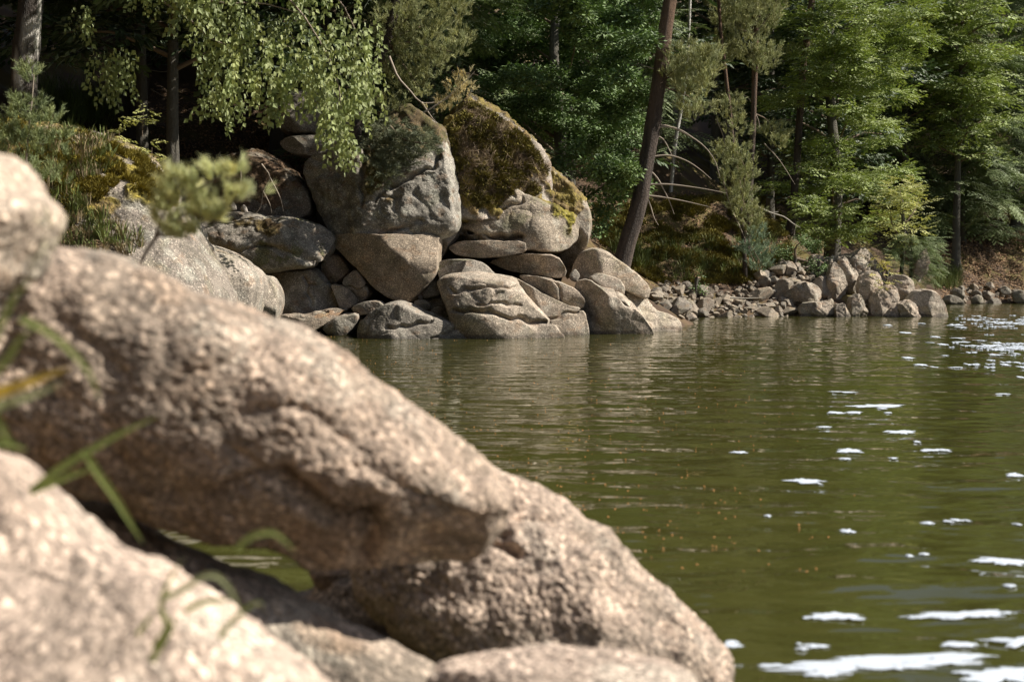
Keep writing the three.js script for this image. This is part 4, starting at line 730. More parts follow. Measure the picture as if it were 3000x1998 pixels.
longPine({ seed: 241, d: 44.4, line: [[2186, 785], [2178, 690], [2165, 560], [2150, 440], [2140, 330], [2125, 200], [2110, 60], [2100, -200], [2100, -900]], r0: 0.065, r1: 0.035, label: 'drooping pine whose foliage hangs almost to the rubble bank', density: 190,
  fill: [{ poly: [[2095, 450], [2130, 410], [2175, 415], [2200, 470], [2208, 560], [2235, 620], [2240, 680], [2200, 690], [2165, 660], [2140, 600], [2110, 540]], r: 0.33, step: 25, from: [2150, 430], dd: -0.6, gaps: 0.02 }, { poly: [[2100, 260], [2165, 290], [2190, 370], [2170, 420], [2130, 400], [2105, 340]], r: 0.33, step: 28, from: [2140, 300], gaps: 0.1 }],
  dead: [[[2110, 490, -0.5], [2140, 600, -0.6], [2180, 690, -0.6], [2215, 780, -0.6]], [[2100, 350], [2120, 400], [2128, 440]]], deadR: 0.022, top: whorls(-1, 0, 9, 11, 1.6, 4) });
{ const base = at(2185, 690, 43.8); const t = thing('pine_branch', base); const cs = clumpsIn([[2170, 690], [2215, 670], [2262, 700], [2275, 735], [2245, 790], [2205, 800], [2175, 760]], base, { d: 43.8, r: 0.28, step: 24, depth: 1, seed: 5 });
  part('stem', stem([V(0, 0.15, 0), V(0.15, -0.3, 0.1), V(0.5, -0.9, 0.1)], 0.02, 0.008, { seg: 6, radial: 6 }), M.twig, t); crown(t, 'pine', cs, { name: 'foliage', seed: 244, density: 190, mat: 'bluish', size: 1.1, flat: 0.8 }); tag(t, 'blue green tip of a drooping pine branch just above the rubble', 'branch'); }
longPine({ seed: 251, d: 50.5, line: [[2316, 660], [2335, 480], [2345, 330], [2352, 220], [2366, 100], [2380, 0], [2400, -250], [2420, -900]], r0: 0.14, r1: 0.08, label: 'dark twin barked pine trunk in front of the leafy tree', fill: [{ poly: [[2270, 140], [2340, 110], [2420, 110], [2410, 160], [2340, 170], [2290, 165]], r: 0.26, step: 26 }], top: whorls(1, 0, 11, 14, 2, 4) });

function leafy(o) { // broad-leaved tree with its crown filling patches of the view
  const R = rng(o.seed), base = o.base, t = thing(o.name, base), tr = o.trunk.map(([x, y, z]) => V(x, y, z));
  part('trunk', stem(tr, o.r0 ?? 0.22, 0.06, { seg: 20, radial: 10, flare: 0.4, color: o.bark ?? barkGrey }), M.pineBark, t);
  const all = [];
  for (const f of o.fill) { const cs = clumpsIn(f.poly, base, { d: f.d, r: f.r ?? 0.45, step: f.step ?? 46, seed: o.seed + all.length, depth: f.depth ?? 3, gaps: f.gaps ?? 0.08, lean: f.lean, rim: f.rim, yellow: f.yellow, flat: f.flat }); all.push(...cs); }
  all.filter((_, i) => i % (o.limbEvery ?? 9) === 0).forEach((c) => { const y = clamp(c.y - 0.8, 0.6, tr[tr.length - 1].y), u = y / tr[tr.length - 1].y; limbTo(t, tr[0].clone().lerp(tr[tr.length - 1], clamp(u, 0.1, 1)), c, 0.05, R); });
  crown(t, o.kind, all, { seed: o.seed + 1, spray: o.spray, mat: o.mat, density: o.density ?? 70, size: o.size ?? 1.15, flat: 0.75 });
  return tag(t, o.label, o.category ?? 'tree', o.group);
}
{ const b = V(1.2, ground(1.2, -37.5), -37.5);
  leafy({ name: 'oak_tree', seed: 301, base: b, trunk: [[0, -0.4, 0], [0.1, 2, 0], [-0.1, 5, 0], [0.3, 9, 0]], kind: 'oak', density: 290, size: 1.25, label: 'dense dark green oak leaning out between the mossy dome and the leaning pine',
    fill: [{ poly: [[1380, -40], [1960, -40], [1950, 60], [1985, 110], [1935, 200], [1928, 260], [1900, 320], [1932, 395], [1880, 470], [1905, 545], [1850, 600], [1820, 650], [1752, 700], [1730, 640], [1690, 560], [1610, 480], [1560, 420], [1470, 350], [1400, 300], [1390, 150]], d: 36, r: 0.36, step: 56, depth: 2.6, lean: (x, y) => -1.8 * sstep(1450, 1850, x), gaps: 0.22, flat: 0.6 },
      { poly: [[1370, -60], [1900, -60], [1880, 300], [1750, 480], [1600, 430], [1420, 300], [1380, 200]], d: 39, r: 0.5, step: 62, depth: 2.5, gaps: 0.1 }, { poly: [[1730, 470], [1800, 470], [1880, 500], [1905, 540], [1850, 575], [1770, 540]], d: 33.6, r: 0.26, step: 28, depth: 0.9, yellow: 0.12 }, { poly: [[1620, -40], [1740, -40], [1720, 50], [1680, 90], [1630, 40]], d: 33.8, r: 0.28, step: 30, depth: 1, yellow: 0.1 }, { poly: [[1730, 620], [1780, 660], [1760, 710], [1735, 690]], d: 34, r: 0.2, step: 24, depth: 0.6 },
      { poly: [[1330, -1000], [1600, -1000], [1900, -40], [1340, -40]], d: 38, r: 0.7, step: 110, depth: 5, gaps: 0.3 }] }); }
{ const b = V(11.5, ground(11.5, -51), -51);
  leafy({ name: 'hornbeam_tree', seed: 321, base: b, trunk: [[0, -0.4, 0], [0.1, 3, 0], [-0.2, 7, 0], [0.2, 12, 0]], r0: 0.26, kind: 'beech', density: 290, size: 1.3, label: 'big leafy tree above the crag, its outer sprays sunlit yellow green',
    fill: [{ poly: [[2280, -40], [2790, -40], [2770, 60], [2745, 135], [2690, 215], [2725, 290], [2690, 350], [2655, 400], [2645, 500], [2690, 560], [2660, 640], [2560, 700], [2440, 780], [2380, 790], [2290, 700], [2250, 560], [2290, 430], [2250, 330], [2300, 200]], d: 50.5, r: 0.47, step: 62, depth: 4.5, lean: (x) => -2.4 * sstep(2350, 2700, x), gaps: 0.22, flat: 0.5 }, { poly: [[2300, 500], [2350, 440], [2440, 470], [2560, 560], [2580, 640], [2540, 690], [2470, 705], [2420, 750], [2360, 760], [2310, 700]], d: 48.2, r: 0.38, step: 50, depth: 1.6, gaps: 0.15, flat: 0.5 }, { poly: [[2310, 90], [2420, 60], [2520, 120], [2560, 220], [2480, 330], [2350, 330], [2300, 230]], d: 48.6, r: 0.38, step: 56, depth: 1.6, gaps: 0.25, flat: 0.5 }, { poly: [[2250, -900], [2400, -900], [2760, -40], [2280, -40]], d: 52, r: 0.8, step: 110, depth: 6, gaps: 0.45 }] }); }
{ const b = at(2640, 790, 45.6);
  leafy({ name: 'hazel_bush', category: 'bush', seed: 331, base: b, trunk: [[0, -0.3, 0], [0.1, 1, 0], [0, 2.2, 0]], r0: 0.05, kind: 'beech', mat: 'hazel', density: 120, size: 0.85, label: 'pale yellow green sunlit bush on the point above the crag', fill: [{ poly: [[2590, 560], [2650, 520], [2700, 560], [2722, 640], [2715, 700], [2660, 720], [2600, 700], [2570, 640]], d: 45.2, r: 0.36, step: 27, depth: 1.2, gaps: 0.05, rim: 0.2 }], limbEvery: 6 });
  const f = at(2670, 810, 45.0);
  leafy({ name: 'fir_sapling', seed: 335, base: f, trunk: [[0, -0.3, 0], [0, 0.6, 0], [0, 1.5, 0]], r0: 0.04, kind: 'spruce', density: 150, size: 0.7, label: 'little dark green fir drooping over the tip of the point', fill: [{ poly: [[2600, 720], [2650, 690], [2720, 690], [2742, 730], [2728, 780], [2738, 810], [2690, 822], [2650, 800], [2615, 760]], d: 44.9, r: 0.28, step: 22, depth: 0.9, gaps: 0.05, rim: 0.1 }], limbEvery: 8 });
  const y = at(2600, 820, 43.2);
  leafy({ name: 'sunny_shrub', category: 'shrub', seed: 338, base: y, trunk: [[0, -0.1, 0], [0, 0.1, 0], [0, 0.3, 0]], r0: 0.01, kind: 'beech', mat: 'hazel', density: 160, size: 0.55, label: 'small yellowish shrub growing from the pale crumbling slope', fill: [{ poly: [[2560, 770], [2590, 740], [2605, 780], [2610, 830], [2590, 850], [2572, 820]], d: 42.9, r: 0.18, step: 18, depth: 0.5, yellow: 0.25, rim: 0.1 }], limbEvery: 6 });
}
for (const [px, py, dd, r, label, poly] of [
  [2330, 780, 45, 0.3, 'green shrub above the rubble bank at the foot of the leafy tree', [[2260, 720], [2330, 690], [2400, 720], [2440, 790], [2400, 830], [2300, 800]]],
  [2040, 840, 41, 0.14, 'small round dark green shrub in the rubble bank', [[2012, 830], [2040, 805], [2068, 820], [2070, 850], [2040, 862]]],
  [2400, 790, 44.5, 0.2, 'leafy shrub hanging over the cracked square block', [[2370, 780], [2420, 750], [2450, 780], [2420, 815], [2385, 815]]],
]) leafy({ name: 'shrub', category: 'shrub', seed: px, base: at(px, py, dd), trunk: [[0, -0.2, 0], [0, 0.1, 0], [0.02, 0.25, 0]], r0: 0.015, kind: 'oak', density: 130, size: 0.75, label, fill: [{ poly, d: dd, r, step: r * 110, depth: 0.8, rim: 0.1 }], limbEvery: 6 });
// slim white birch stems behind the leaning pine
for (const [line, d, label] of [[[[1958, 640], [1970, 520], [1978, 420], [1998, 310], [2012, 200], [2020, 60], [2030, -300]], 48, 'thin white birch stem showing behind the bare arching branches']]) {
  const base = at(...line[0], d), t = thing('birch_sapling', base); part('trunk', stem(path(line, d, base), 0.075, 0.04, { seg: 20, radial: 9, color: barkWhite }), M.pineBark, t);
  const R = rng(line[0][0]), cs = []; for (let i = 0; i < 16; i++) { const p = at(line[0][0] + (R() - 0.4) * 300, -120 - R() * 500, d + (R() - 0.5) * 3).sub(base); cs.push({ x: p.x, y: p.y, z: p.z, r: 0.6 }); }
  crown(t, 'birch', cs, { seed: 5, density: 60, size: 1.4 }); tag(t, label, 'tree', 'thin white birches');
}
// the far shore and the forest behind
const B = (x, z) => V(x, ground(x, z), z);
const farTrees = [
  ['far_spruce', 17.0, -66, 17, 3.0, 0.5, 'spruce', 'tall spruce beyond the point with drooping dull green fronds'], ['far_spruce', 20.5, -65, 15, 2.7, 0.4, 'spruce', 'bright edged spruce at the margin of the far shore'],
  ['far_spruce', 23.5, -66.5, 18, 3.1, 1.0, 'spruce', 'spruce at the very edge of the view on the far shore'], ['far_spruce', 15.2, -70, 18, 3, 2, 'spruce', 'shaded spruce high behind the little fir'],
  ['far_beech', 17.6, -63.5, 13, 3.4, 6.0, 'beech', 'leafy tree on the far shore with sunlit sprays above bare trunk'], ['far_beech', 22.0, -70, 16, 4, 3.0, 'beech', 'leafy tree standing behind the far shore spruces'], ['far_beech', 19.6, -62.8, 12, 2.6, 4.5, 'beech', 'slender leafy tree between the far shore spruces'], ['far_beech', 13.6, -60, 13, 3.0, 2.5, 'beech', 'dark leafy tree in the shade behind the point'],
];
farTrees.forEach(([name, x, z, H, s, c0, kind, label], i) => autoTree({ name, base: B(x, z), H, spread: s, crownBase: c0, r: 0.2, kind, seed: 400 + i * 7, limbs: kind === 'spruce' ? 40 : 30, density: kind === 'spruce' ? 40 : 44, clump: 0.6, size: 1.7, label, group: 'trees on the far shore' }));
{
  // the wood behind: trunks and crowns that one can just tell apart, and tops that stand above the picture
  const R = rng(900), spots = [];
  const tell = ['in the dark wood above the near bank', 'in the wood behind the mossy dome', 'in the wood behind the leaning pine', 'in the wood behind the big leafy tree', 'on the hill behind the far shore'];
  const put = (x, z, kind, where, H = 13 + R() * 5) => spots.push([x, z, kind, where, H]);
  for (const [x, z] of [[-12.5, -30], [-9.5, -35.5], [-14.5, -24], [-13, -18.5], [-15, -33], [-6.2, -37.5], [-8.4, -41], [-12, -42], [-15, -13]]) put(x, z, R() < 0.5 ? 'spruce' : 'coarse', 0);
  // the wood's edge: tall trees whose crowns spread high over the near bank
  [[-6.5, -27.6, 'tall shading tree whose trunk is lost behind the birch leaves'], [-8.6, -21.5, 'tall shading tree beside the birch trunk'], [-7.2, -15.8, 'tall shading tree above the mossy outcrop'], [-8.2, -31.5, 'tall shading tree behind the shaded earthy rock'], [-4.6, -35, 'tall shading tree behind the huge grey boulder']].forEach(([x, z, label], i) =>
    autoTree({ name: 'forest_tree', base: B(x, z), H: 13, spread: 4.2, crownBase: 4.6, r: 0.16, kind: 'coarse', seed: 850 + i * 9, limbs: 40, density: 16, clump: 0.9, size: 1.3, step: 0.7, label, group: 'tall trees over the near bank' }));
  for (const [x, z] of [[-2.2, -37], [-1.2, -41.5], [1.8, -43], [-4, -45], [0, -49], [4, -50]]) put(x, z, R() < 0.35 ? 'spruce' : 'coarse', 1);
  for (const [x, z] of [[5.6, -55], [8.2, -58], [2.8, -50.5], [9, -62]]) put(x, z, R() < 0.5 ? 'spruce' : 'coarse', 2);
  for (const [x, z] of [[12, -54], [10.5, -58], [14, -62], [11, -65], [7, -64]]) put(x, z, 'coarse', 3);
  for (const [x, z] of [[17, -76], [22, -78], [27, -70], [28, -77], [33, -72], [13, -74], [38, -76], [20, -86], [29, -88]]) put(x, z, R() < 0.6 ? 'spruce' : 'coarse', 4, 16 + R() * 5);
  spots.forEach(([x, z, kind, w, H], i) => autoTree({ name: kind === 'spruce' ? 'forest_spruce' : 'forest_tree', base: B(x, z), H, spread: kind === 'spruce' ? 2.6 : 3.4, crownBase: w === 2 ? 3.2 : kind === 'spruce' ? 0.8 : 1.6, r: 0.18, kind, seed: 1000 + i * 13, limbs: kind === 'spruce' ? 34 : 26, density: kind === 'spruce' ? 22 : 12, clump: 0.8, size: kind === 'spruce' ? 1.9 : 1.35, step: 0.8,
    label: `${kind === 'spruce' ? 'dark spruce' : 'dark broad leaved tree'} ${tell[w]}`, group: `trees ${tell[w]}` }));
}
// ---------------------------------------------------------------- low plants, litter, painted sky glints
function blade(pts, w, mat, parent, name = 'blade') { // a grass blade with a keel, widest low down
  const c = new THREE.CatmullRomCurve3(pts), n = 14, P = [], I = [];
  for (let i = 0; i <= n; i++) {
    const t = i / n, p = c.getPointAt(t), d = c.getTangentAt(t), s = V().crossVectors(d, V(0, 0.25, 1)).normalize(), k = w * (1 - Math.pow(t, 3)) * 0.5, up = V().crossVectors(s, d).multiplyScalar(-k * 0.35);
    P.push(p.x - s.x * k, p.y - s.y * k, p.z - s.z * k, p.x + up.x, p.y + up.y, p.z + up.z, p.x + s.x * k, p.y + s.y * k, p.z + s.z * k);
    if (i < n) { const q = i * 3; I.push(q, q + 1, q + 3, q + 1, q + 4, q + 3, q + 1, q + 2, q + 4, q + 2, q + 5, q + 4); }
  }
  const g = new THREE.BufferGeometry(); g.setAttribute('position', new THREE.Float32BufferAttribute(P, 3)); g.setIndex(I); g.computeVertexNormals(); return part(name, g, mat, parent);
}
const greenBlade = M.leaf(0.30, 0.37, 0.095, 0.45), yellowBlade = M.leaf(0.62, 0.44, 0.06, 0.4), paleBlade = M.leaf(0.42, 0.46, 0.23, 0.4);
{ // tufts at the viewer's feet
  const tuft = (label, d, rows) => { const base = at(...rows[0][1][0], d), t = thing('grass_tuft', base); for (const [m, line, w] of rows) blade(path(line, d, base), w * 0.72, m, t); tag(t, label, 'grass tuft', 'grass blades in front of the rocks'); };
  tuft('tuft of blurred green blades and one yellow blade crossing the long speckled boulder', 2.2, [
    [yellowBlade, [[-60, 1170, 0.05], [40, 1135], [120, 1105], [215, 1072]], 0.026], [paleBlade, [[-60, 1215, 0.05], [20, 1180], [110, 1150], [190, 1118]], 0.024], [greenBlade, [[-40, 1120], [20, 1050], [60, 990], [105, 955]], 0.02], [greenBlade, [[-30, 1010], [10, 930], [40, 870], [95, 815]], 0.018], [greenBlade, [[60, 930], [140, 970], [220, 1040], [265, 1100], [292, 1180]], 0.017], [greenBlade, [[-40, 1180], [0, 1245], [25, 1290], [50, 1320]], 0.016], [greenBlade, [[-60, 1275], [0, 1295], [40, 1305], [80, 1318]], 0.02] ]);
  tuft('pair of crossing green blades above the dark gap', 2.5, [
    [greenBlade, [[90, 1440], [170, 1375], [260, 1320], [350, 1270], [470, 1215]], 0.020], [greenBlade, [[85, 1440], [150, 1415], [210, 1390], [285, 1372]], 0.020], [greenBlade, [[245, 1320], [285, 1385], [335, 1455], [380, 1530], [420, 1595]], 0.018] ]);
  tuft('tuft of thin curling blades growing from the bright slab', 2.3, [
    [greenBlade, [[450, 1900], [490, 1830], [470, 1780], [495, 1700], [540, 1630]], 0.014], [paleBlade, [[480, 1750], [540, 1725], [590, 1690], [630, 1685], [670, 1720], [700, 1780], [715, 1830]], 0.014], [greenBlade, [[540, 1790], [590, 1765], [640, 1760], [690, 1755]], 0.013], [greenBlade, [[640, 1870], [680, 1820], [740, 1770], [765, 1765], [765, 1790]], 0.013], [greenBlade, [[440, 1940], [470, 1890], [500, 1840], [510, 1800]], 0.016], [greenBlade, [[690, 1610], [740, 1570], [800, 1560], [840, 1590], [865, 1620]], 0.014], [greenBlade, [[400, 1860], [430, 1820], [450, 1790]], 0.012] ]);
}
{ // needle sprig of a young pine standing behind the long boulder, out of focus
  const R = rng(61), base = at(400, 800, 4.7), t = thing('pine_sapling', base);
  const arms = [[[400, 800], [430, 730], [490, 660], [560, 620], [640, 598], [700, 590], [755, 566]], [[500, 655], [535, 590], [590, 545], [650, 522], [700, 516]], [[450, 705], [480, 620], [510, 560], [535, 525]], [[560, 620], [600, 645], [650, 648]], [[470, 690], [520, 690], [560, 700]]], cs = [];
  for (const a of arms) { const l = path(a, 4.7, base); part('twig', stem(l, 0.006, 0.003, { seg: 8, radial: 5 }), M.twig, t); const c = new THREE.CatmullRomCurve3(l); for (let i = 4; i <= 12; i++) { const p = c.getPointAt(i / 12); cs.push({ x: p.x, y: p.y, z: p.z, r: 0.022, k: 1 }); } }
  crown(t, 'pine', cs, { name: 'foliage', seed: 62, density: 3400, size: 0.36, mat: 'sprig', even: true }); tag(t, 'blurred pale green needle sprig in front of the mossy outcrop', 'sapling');
}
{ // thin sapling with blue green whorls on the near bank
  const base = at(68, 600, 14), t = thing('pine_sapling', base), line = path([[68, 600], [74, 480], [84, 360], [92, 290], [98, 215]], 14, base), cs = [];
  part('trunk', stem(line, 0.014, 0.004, { seg: 14, radial: 6 }), M.deadwood, t);
  const R = rng(66), whorl = (x, y, w, h, n) => { for (let i = 0; i < n; i++) { const p = at(x + (R() - 0.5) * w, y + (R() - 0.5) * h, 14 + (R() - 0.5) * 0.6).sub(base); cs.push({ x: p.x, y: p.y, z: p.z, r: 0.07 }); } };
  whorl(95, 240, 20, 50, 4); whorl(90, 330, 130, 70, 16); whorl(120, 430, 170, 60, 18); whorl(20, 400, 90, 60, 9); whorl(40, 490, 90, 40, 6); whorl(140, 530, 90, 50, 6);
  crown(t, 'pine', cs, { name: 'foliage', seed: 67, density: 1100, size: 0.6, mat: 'grass' }); tag(t, 'thin pine sapling with green needle whorls on the mossy outcrop', 'sapling');
}
{ // grey needled juniper draped over the huge boulder, and the rusty twigs above it
  const base = at(1180, 420, 29.3), t = thing('juniper_bush', base), cs = clumpsIn([[1080, 360], [1110, 320], [1150, 345], [1200, 370], [1260, 385], [1295, 410], [1250, 450], [1190, 470], [1150, 510], [1120, 560], [1095, 520], [1085, 440]], base, { d: 29.6, r: 0.17, step: 20, depth: 0.7, seed: 71, gaps: 0.1, rim: 0.1 });
  part('stem', stem([V(-0.3, 0.4, -0.4), V(0, 0.1, -0.2), V(0.5, 0, 0)], 0.03, 0.01, { seg: 6, radial: 6 }), M.twig, t);
  crown(t, 'pine', cs, { name: 'foliage', seed: 72, density: 420, size: 0.9, mat: 'juniper', lift: -0.9 }); tag(t, 'grey green juniper draped over the top of the huge grey boulder', 'bush');
  const b2 = at(1262, 302, 28.2), s2 = thing('rusty_shrub', b2), c2 = clumpsIn([[1240, 320], [1290, 280], [1340, 230], [1375, 190], [1400, 205], [1395, 260], [1360, 290], [1340, 340], [1300, 370], [1265, 350]], b2, { d: 28.4, r: 0.15, step: 20, depth: 0.6, seed: 73, gaps: 0.25 });
  part('stem', stem(path([[1240, 330], [1290, 300], [1340, 260], [1390, 210]], 28.4, b2), 0.02, 0.006, { seg: 8, radial: 6 }), M.deadwood, s2);
  crown(s2, 'pine', c2, { name: 'foliage', seed: 74, density: 220, size: 0.8, mat: 'rusty' }); tag(s2, 'sparse shrub with rusty tipped twigs between the huge boulder and the mossy dome', 'shrub');
}
{ // leafy seedlings on the near bank
  for (const [px, py, d, label] of [[415, 350, 21, 'oak seedling with bright lobed leaves in front of the dark pine trunk'], [345, 395, 18.5, 'single pale leafed seedling at the edge of the mossy outcrop'], [440, 460, 18, 'dry seed head on the crest of the mossy outcrop']]) {
    const b = at(px, py + 30, d), t = thing('seedling', b); part('stem', stem([V(0, -0.1, 0), V(0.01, 0.1, 0), V(0.02, 0.25, 0)], 0.006, 0.003, { seg: 5, radial: 5 }), M.twig, t);
    const cs = [[0, 0.1], [0.06, 0.2], [-0.07, 0.16], [0.03, 0.32]].map(([x, y]) => ({ x, y, z: 0, r: 0.05, k: 8 })); crown(t, 'beech', cs, { name: 'leaf_spray', seed: px, density: 110, size: 0.5, mat: 'hazel' }); tag(t, label, 'seedling');
  }
}
// grass, litter and moss that nobody could count
function tuftGeo(seed, n, h, spread) { const R = rng(seed), t = new Tri(); for (let i = 0; i < n; i++) { const a = R() * 6.28, b = V(Math.cos(a) * spread * R(), 0, Math.sin(a) * spread * R()), l = h * (0.5 + R() * 0.7), o = V(Math.cos(a) * (0.2 + R() * 0.5), 1, Math.sin(a) * (0.2 + R() * 0.5)).normalize(), m = b.clone().addScaledVector(o, l * 0.6), e = m.clone().add(V(o.x * l * 0.5, l * 0.22, o.z * l * 0.5)), s = V(-Math.sin(a), 0, Math.cos(a)).multiplyScalar(0.0045); t.tri(b.clone().sub(s), b.clone().add(s), m.clone().add(s)); t.tri(b.clone().sub(s), m.clone().add(s), m.clone().sub(s)); t.tri(m.clone().sub(s), m.clone().add(s), e); } return t.geo(); }
// points of a rock's skin that lie in a patch of the view
function skin(o, poly) {
  const P = o.geometry.attributes.position.array, Nn = o.geometry.attributes.normal.array, out = [];
  for (let k = 0; k < P.length; k += 3) {
    const x = P[k] + o.position.x, y = P[k + 1] + o.position.y, z = P[k + 2] + o.position.z;
    if (Nn[k] * x + Nn[k + 1] * (y - EYE) + Nn[k + 2] * z > 0) continue;
    const Y = (y - EYE) * cP - z * sP, Z = (y - EYE) * sP + z * cP;
    if (inside(poly, CX + FPX * x / -Z, CY - FPX * Y / -Z)) out.push(k);
  }
  return { out, P, Nn, o };
}
function scatter(name, label, geo, mat, poly, n, targets, o = {}) {
  const R = rng(o.seed ?? 1), list = [], sk = targets && skin(targets[0], poly); let xa = 1e9, xb = -1e9, ya = 1e9, yb = -1e9; for (const [x, y] of poly) { xa = Math.min(xa, x); xb = Math.max(xb, x); ya = Math.min(ya, y); yb = Math.max(yb, y); }
  for (let t = 0; list.length < n && t < n * 8; t++) {
    const px = mix(xa, xb, R()), py = mix(ya, yb, R()); if (!sk && !inside(poly, px, py)) continue;
    let p, nn = V(0, 1, 0);
    if (sk) { const k = sk.out[R() * sk.out.length | 0]; p = V(sk.P[k], sk.P[k + 1], sk.P[k + 2]).add(sk.o.position); nn = V(sk.Nn[k], sk.Nn[k + 1], sk.Nn[k + 2]); }
    else { p = hit(px, py, o.from ?? 15, 90); const e = 0.1; nn = V(ground(p.x - e, p.z) - ground(p.x + e, p.z), 2 * e, ground(p.x, p.z - e) - ground(p.x, p.z + e)).normalize(); }
    if (o.keep && !o.keep(p, R)) continue;
    const s = (o.size ?? 1) * (0.6 + R() * 0.8); if (o.upright) qt.setFromEuler(eul.set((R() - 0.5) * 0.5, R() * 6.28, (R() - 0.5) * 0.5)); else { qt.setFromUnitVectors(V(0, 1, 0), nn); qt.multiply(new THREE.Quaternion().setFromEuler(eul.set((R() - 0.5) * 0.9, R() * 6.28, (R() - 0.5) * 0.9))); }
    mtx.compose(p.addScaledVector(nn, o.lift ?? 0.005), qt, sc3.set(s, s, s)); const c = o.tint(R); list.push([mtx.clone(), c]);
  }
  const m = sh(new THREE.InstancedMesh(geo, mat, list.length)); m.name = numbered(name); m.userData.kind = 'stuff'; m.userData.label = label; list.forEach(([t, c], i) => { m.setMatrixAt(i, t); m.setColorAt(i, colr.setRGB(...c)); }); scene.add(m);
}
scene.updateMatrixWorld(true);
const byLabel = (s) => scene.children.find((o) => o.userData.label?.startsWith(s));
const outcrop = byLabel('broad mossy outcrop'), dome = byLabel('tall dome of rock');
const flake = (() => { const t = new Tri(); t.leaf(V(-0.035, 0, 0), V(1, 0.12, 0), V(0.2, 1, 0.3), 0.07, 0.042, 0.5, 0.4); return t.geo(); })();
const needleLitter = (() => { const R = rng(8), t = new Tri(); for (let i = 0; i < 9; i++) { const a = R() * 6.28; t.needle(V((R() - 0.5) * 0.12, 0.004 * i, (R() - 0.5) * 0.12), V(Math.cos(a), (R() - 0.3) * 0.5, Math.sin(a)).normalize(), 0.09, 0.006, R); } return t.geo(); })();
const mossTuft = (() => { const R = rng(9), t = new Tri(); for (let i = 0; i < 22; i++) { const a = R() * 6.28, r = R() * 0.05; t.needle(V(Math.cos(a) * r, 0, Math.sin(a) * r), V(Math.cos(a) * 0.5, 1, Math.sin(a) * 0.5).normalize(), 0.035, 0.012, R); } return t.geo(); })();
const white = M.leaf(1, 1, 1, 0.15), stiff = new THREE.MeshStandardMaterial({ color: 0xffffff, roughness: 1, side: THREE.DoubleSide });
const brownT = (R) => { const v = 0.5 + R(); return [0.23 * v, 0.145 * v, 0.082 * v]; }, strawT = (R) => { const v = 0.6 + R() * 0.7; return [0.25 * v, 0.19 * v, 0.095 * v]; }, greenT = (R) => { const v = 0.6 + R() * 0.8; return [0.115 * v, 0.145 * v, 0.028 * v]; }, mossT = (R) => { const v = 0.5 + R() * 0.9; return [0.17 * v, 0.145 * v, 0.026 * v]; };
scatter('fallen_leaves', 'brown fallen leaves on the shaded slope above the boulders', flake, stiff, [[440, 260], [850, 270], [920, 520], [900, 620], [560, 640], [440, 480]], 5200, null, { seed: 3, from: 20, tint: brownT, lift: 0.02 });
scatter('fallen_leaves', 'brown fallen leaves on the bank behind the rubble', flake, stiff, [[1740, 560], [2300, 560], [2320, 800], [2180, 840], [1930, 850], [1740, 760]], 7000, null, { seed: 4, from: 33, tint: brownT, lift: 0.02, size: 1.1 });
scatter('fallen_leaves', 'brown fallen leaves on the far shore', flake, stiff, [[2740, 640], [3000, 640], [3000, 880], [2760, 880]], 4000, null, { seed: 5, from: 56, tint: brownT, lift: 0.03, size: 1.6 });
scatter('moss', 'olive moss cushions on the bank below the pines', mossTuft, stiff, [[1740, 600], [2300, 560], [2320, 790], [2180, 830], [1930, 830], [1760, 740]], 9000, null, { seed: 6, from: 33, tint: mossT, size: 2.2, keep: (p) => fbm(p.x * 0.7, p.y, p.z * 0.7, 3) > -0.02 });
scatter('grass', 'tufts of grass on the bank below the pines', tuftGeo(7, 16, 0.32, 0.08), white, [[1750, 700], [1830, 690], [1990, 700], [2300, 700], [2300, 800], [2000, 830], [1880, 800], [1760, 740]], 170, null, { seed: 7, from: 33, tint: greenT, upright: true });
scatter('grass', 'long grass at the foot of the leaning pine trunk', tuftGeo(8, 18, 0.55, 0.1), white, [[1790, 740], [1840, 720], [1900, 760], [1890, 800], [1830, 770]], 50, null, { seed: 8, from: 32, tint: greenT, upright: true });
scatter('grass', 'long grass on the far shore', tuftGeo(8, 18, 0.6, 0.12), white, [[2740, 800], [2820, 800], [2820, 850], [2740, 850]], 60, null, { seed: 9, from: 56, tint: greenT, upright: true });
scatter('moss', 'yellow green moss cushions on the mossy outcrop', mossTuft, stiff, [[-10, 330], [250, 390], [404, 450], [510, 560], [500, 610], [400, 560], [330, 540], [250, 600], [60, 640], [-10, 600]], 5200, [outcrop], { seed: 10, tint: (R) => { const v = 0.6 + R() * 0.8; return [0.21 * v, 0.17 * v, 0.022 * v]; }, size: 1.2, keep: (p) => fbm(p.x * 1.6, p.y * 1.6, p.z * 1.6, 3) > 0.0 });
scatter('grass', 'green and straw coloured grass on the mossy outcrop', tuftGeo(11, 16, 0.17, 0.06), white, [[-10, 380], [180, 370], [320, 420], [330, 500], [200, 560], [420, 700], [420, 760], [100, 740], [-10, 560]], 300, [outcrop], { seed: 11, tint: (R) => (R() < 0.55 ? greenT(R) : strawT(R)), upright: true });
scatter('grass', 'tall grass behind the mossy outcrop', tuftGeo(12, 20, 0.75, 0.09), white, [[120, 270], [330, 290], [340, 400], [250, 400], [120, 380]], 90, null, { seed: 12, from: 16, tint: (R) => { const v = 0.7 + R() * 0.7; return [0.13 * v, 0.18 * v, 0.04 * v]; }, upright: true });
scatter('litter', 'dry needles on the mossy dome', needleLitter, stiff, [[1310, 400], [1372, 300], [1500, 370], [1600, 480], [1600, 560], [1400, 600], [1330, 560]], 1700, [dome], { seed: 13, tint: (R) => { const v = 0.5 + R() * 0.8; return [0.19 * v, 0.14 * v, 0.09 * v]; }, lift: 0.01, size: 1.3 });
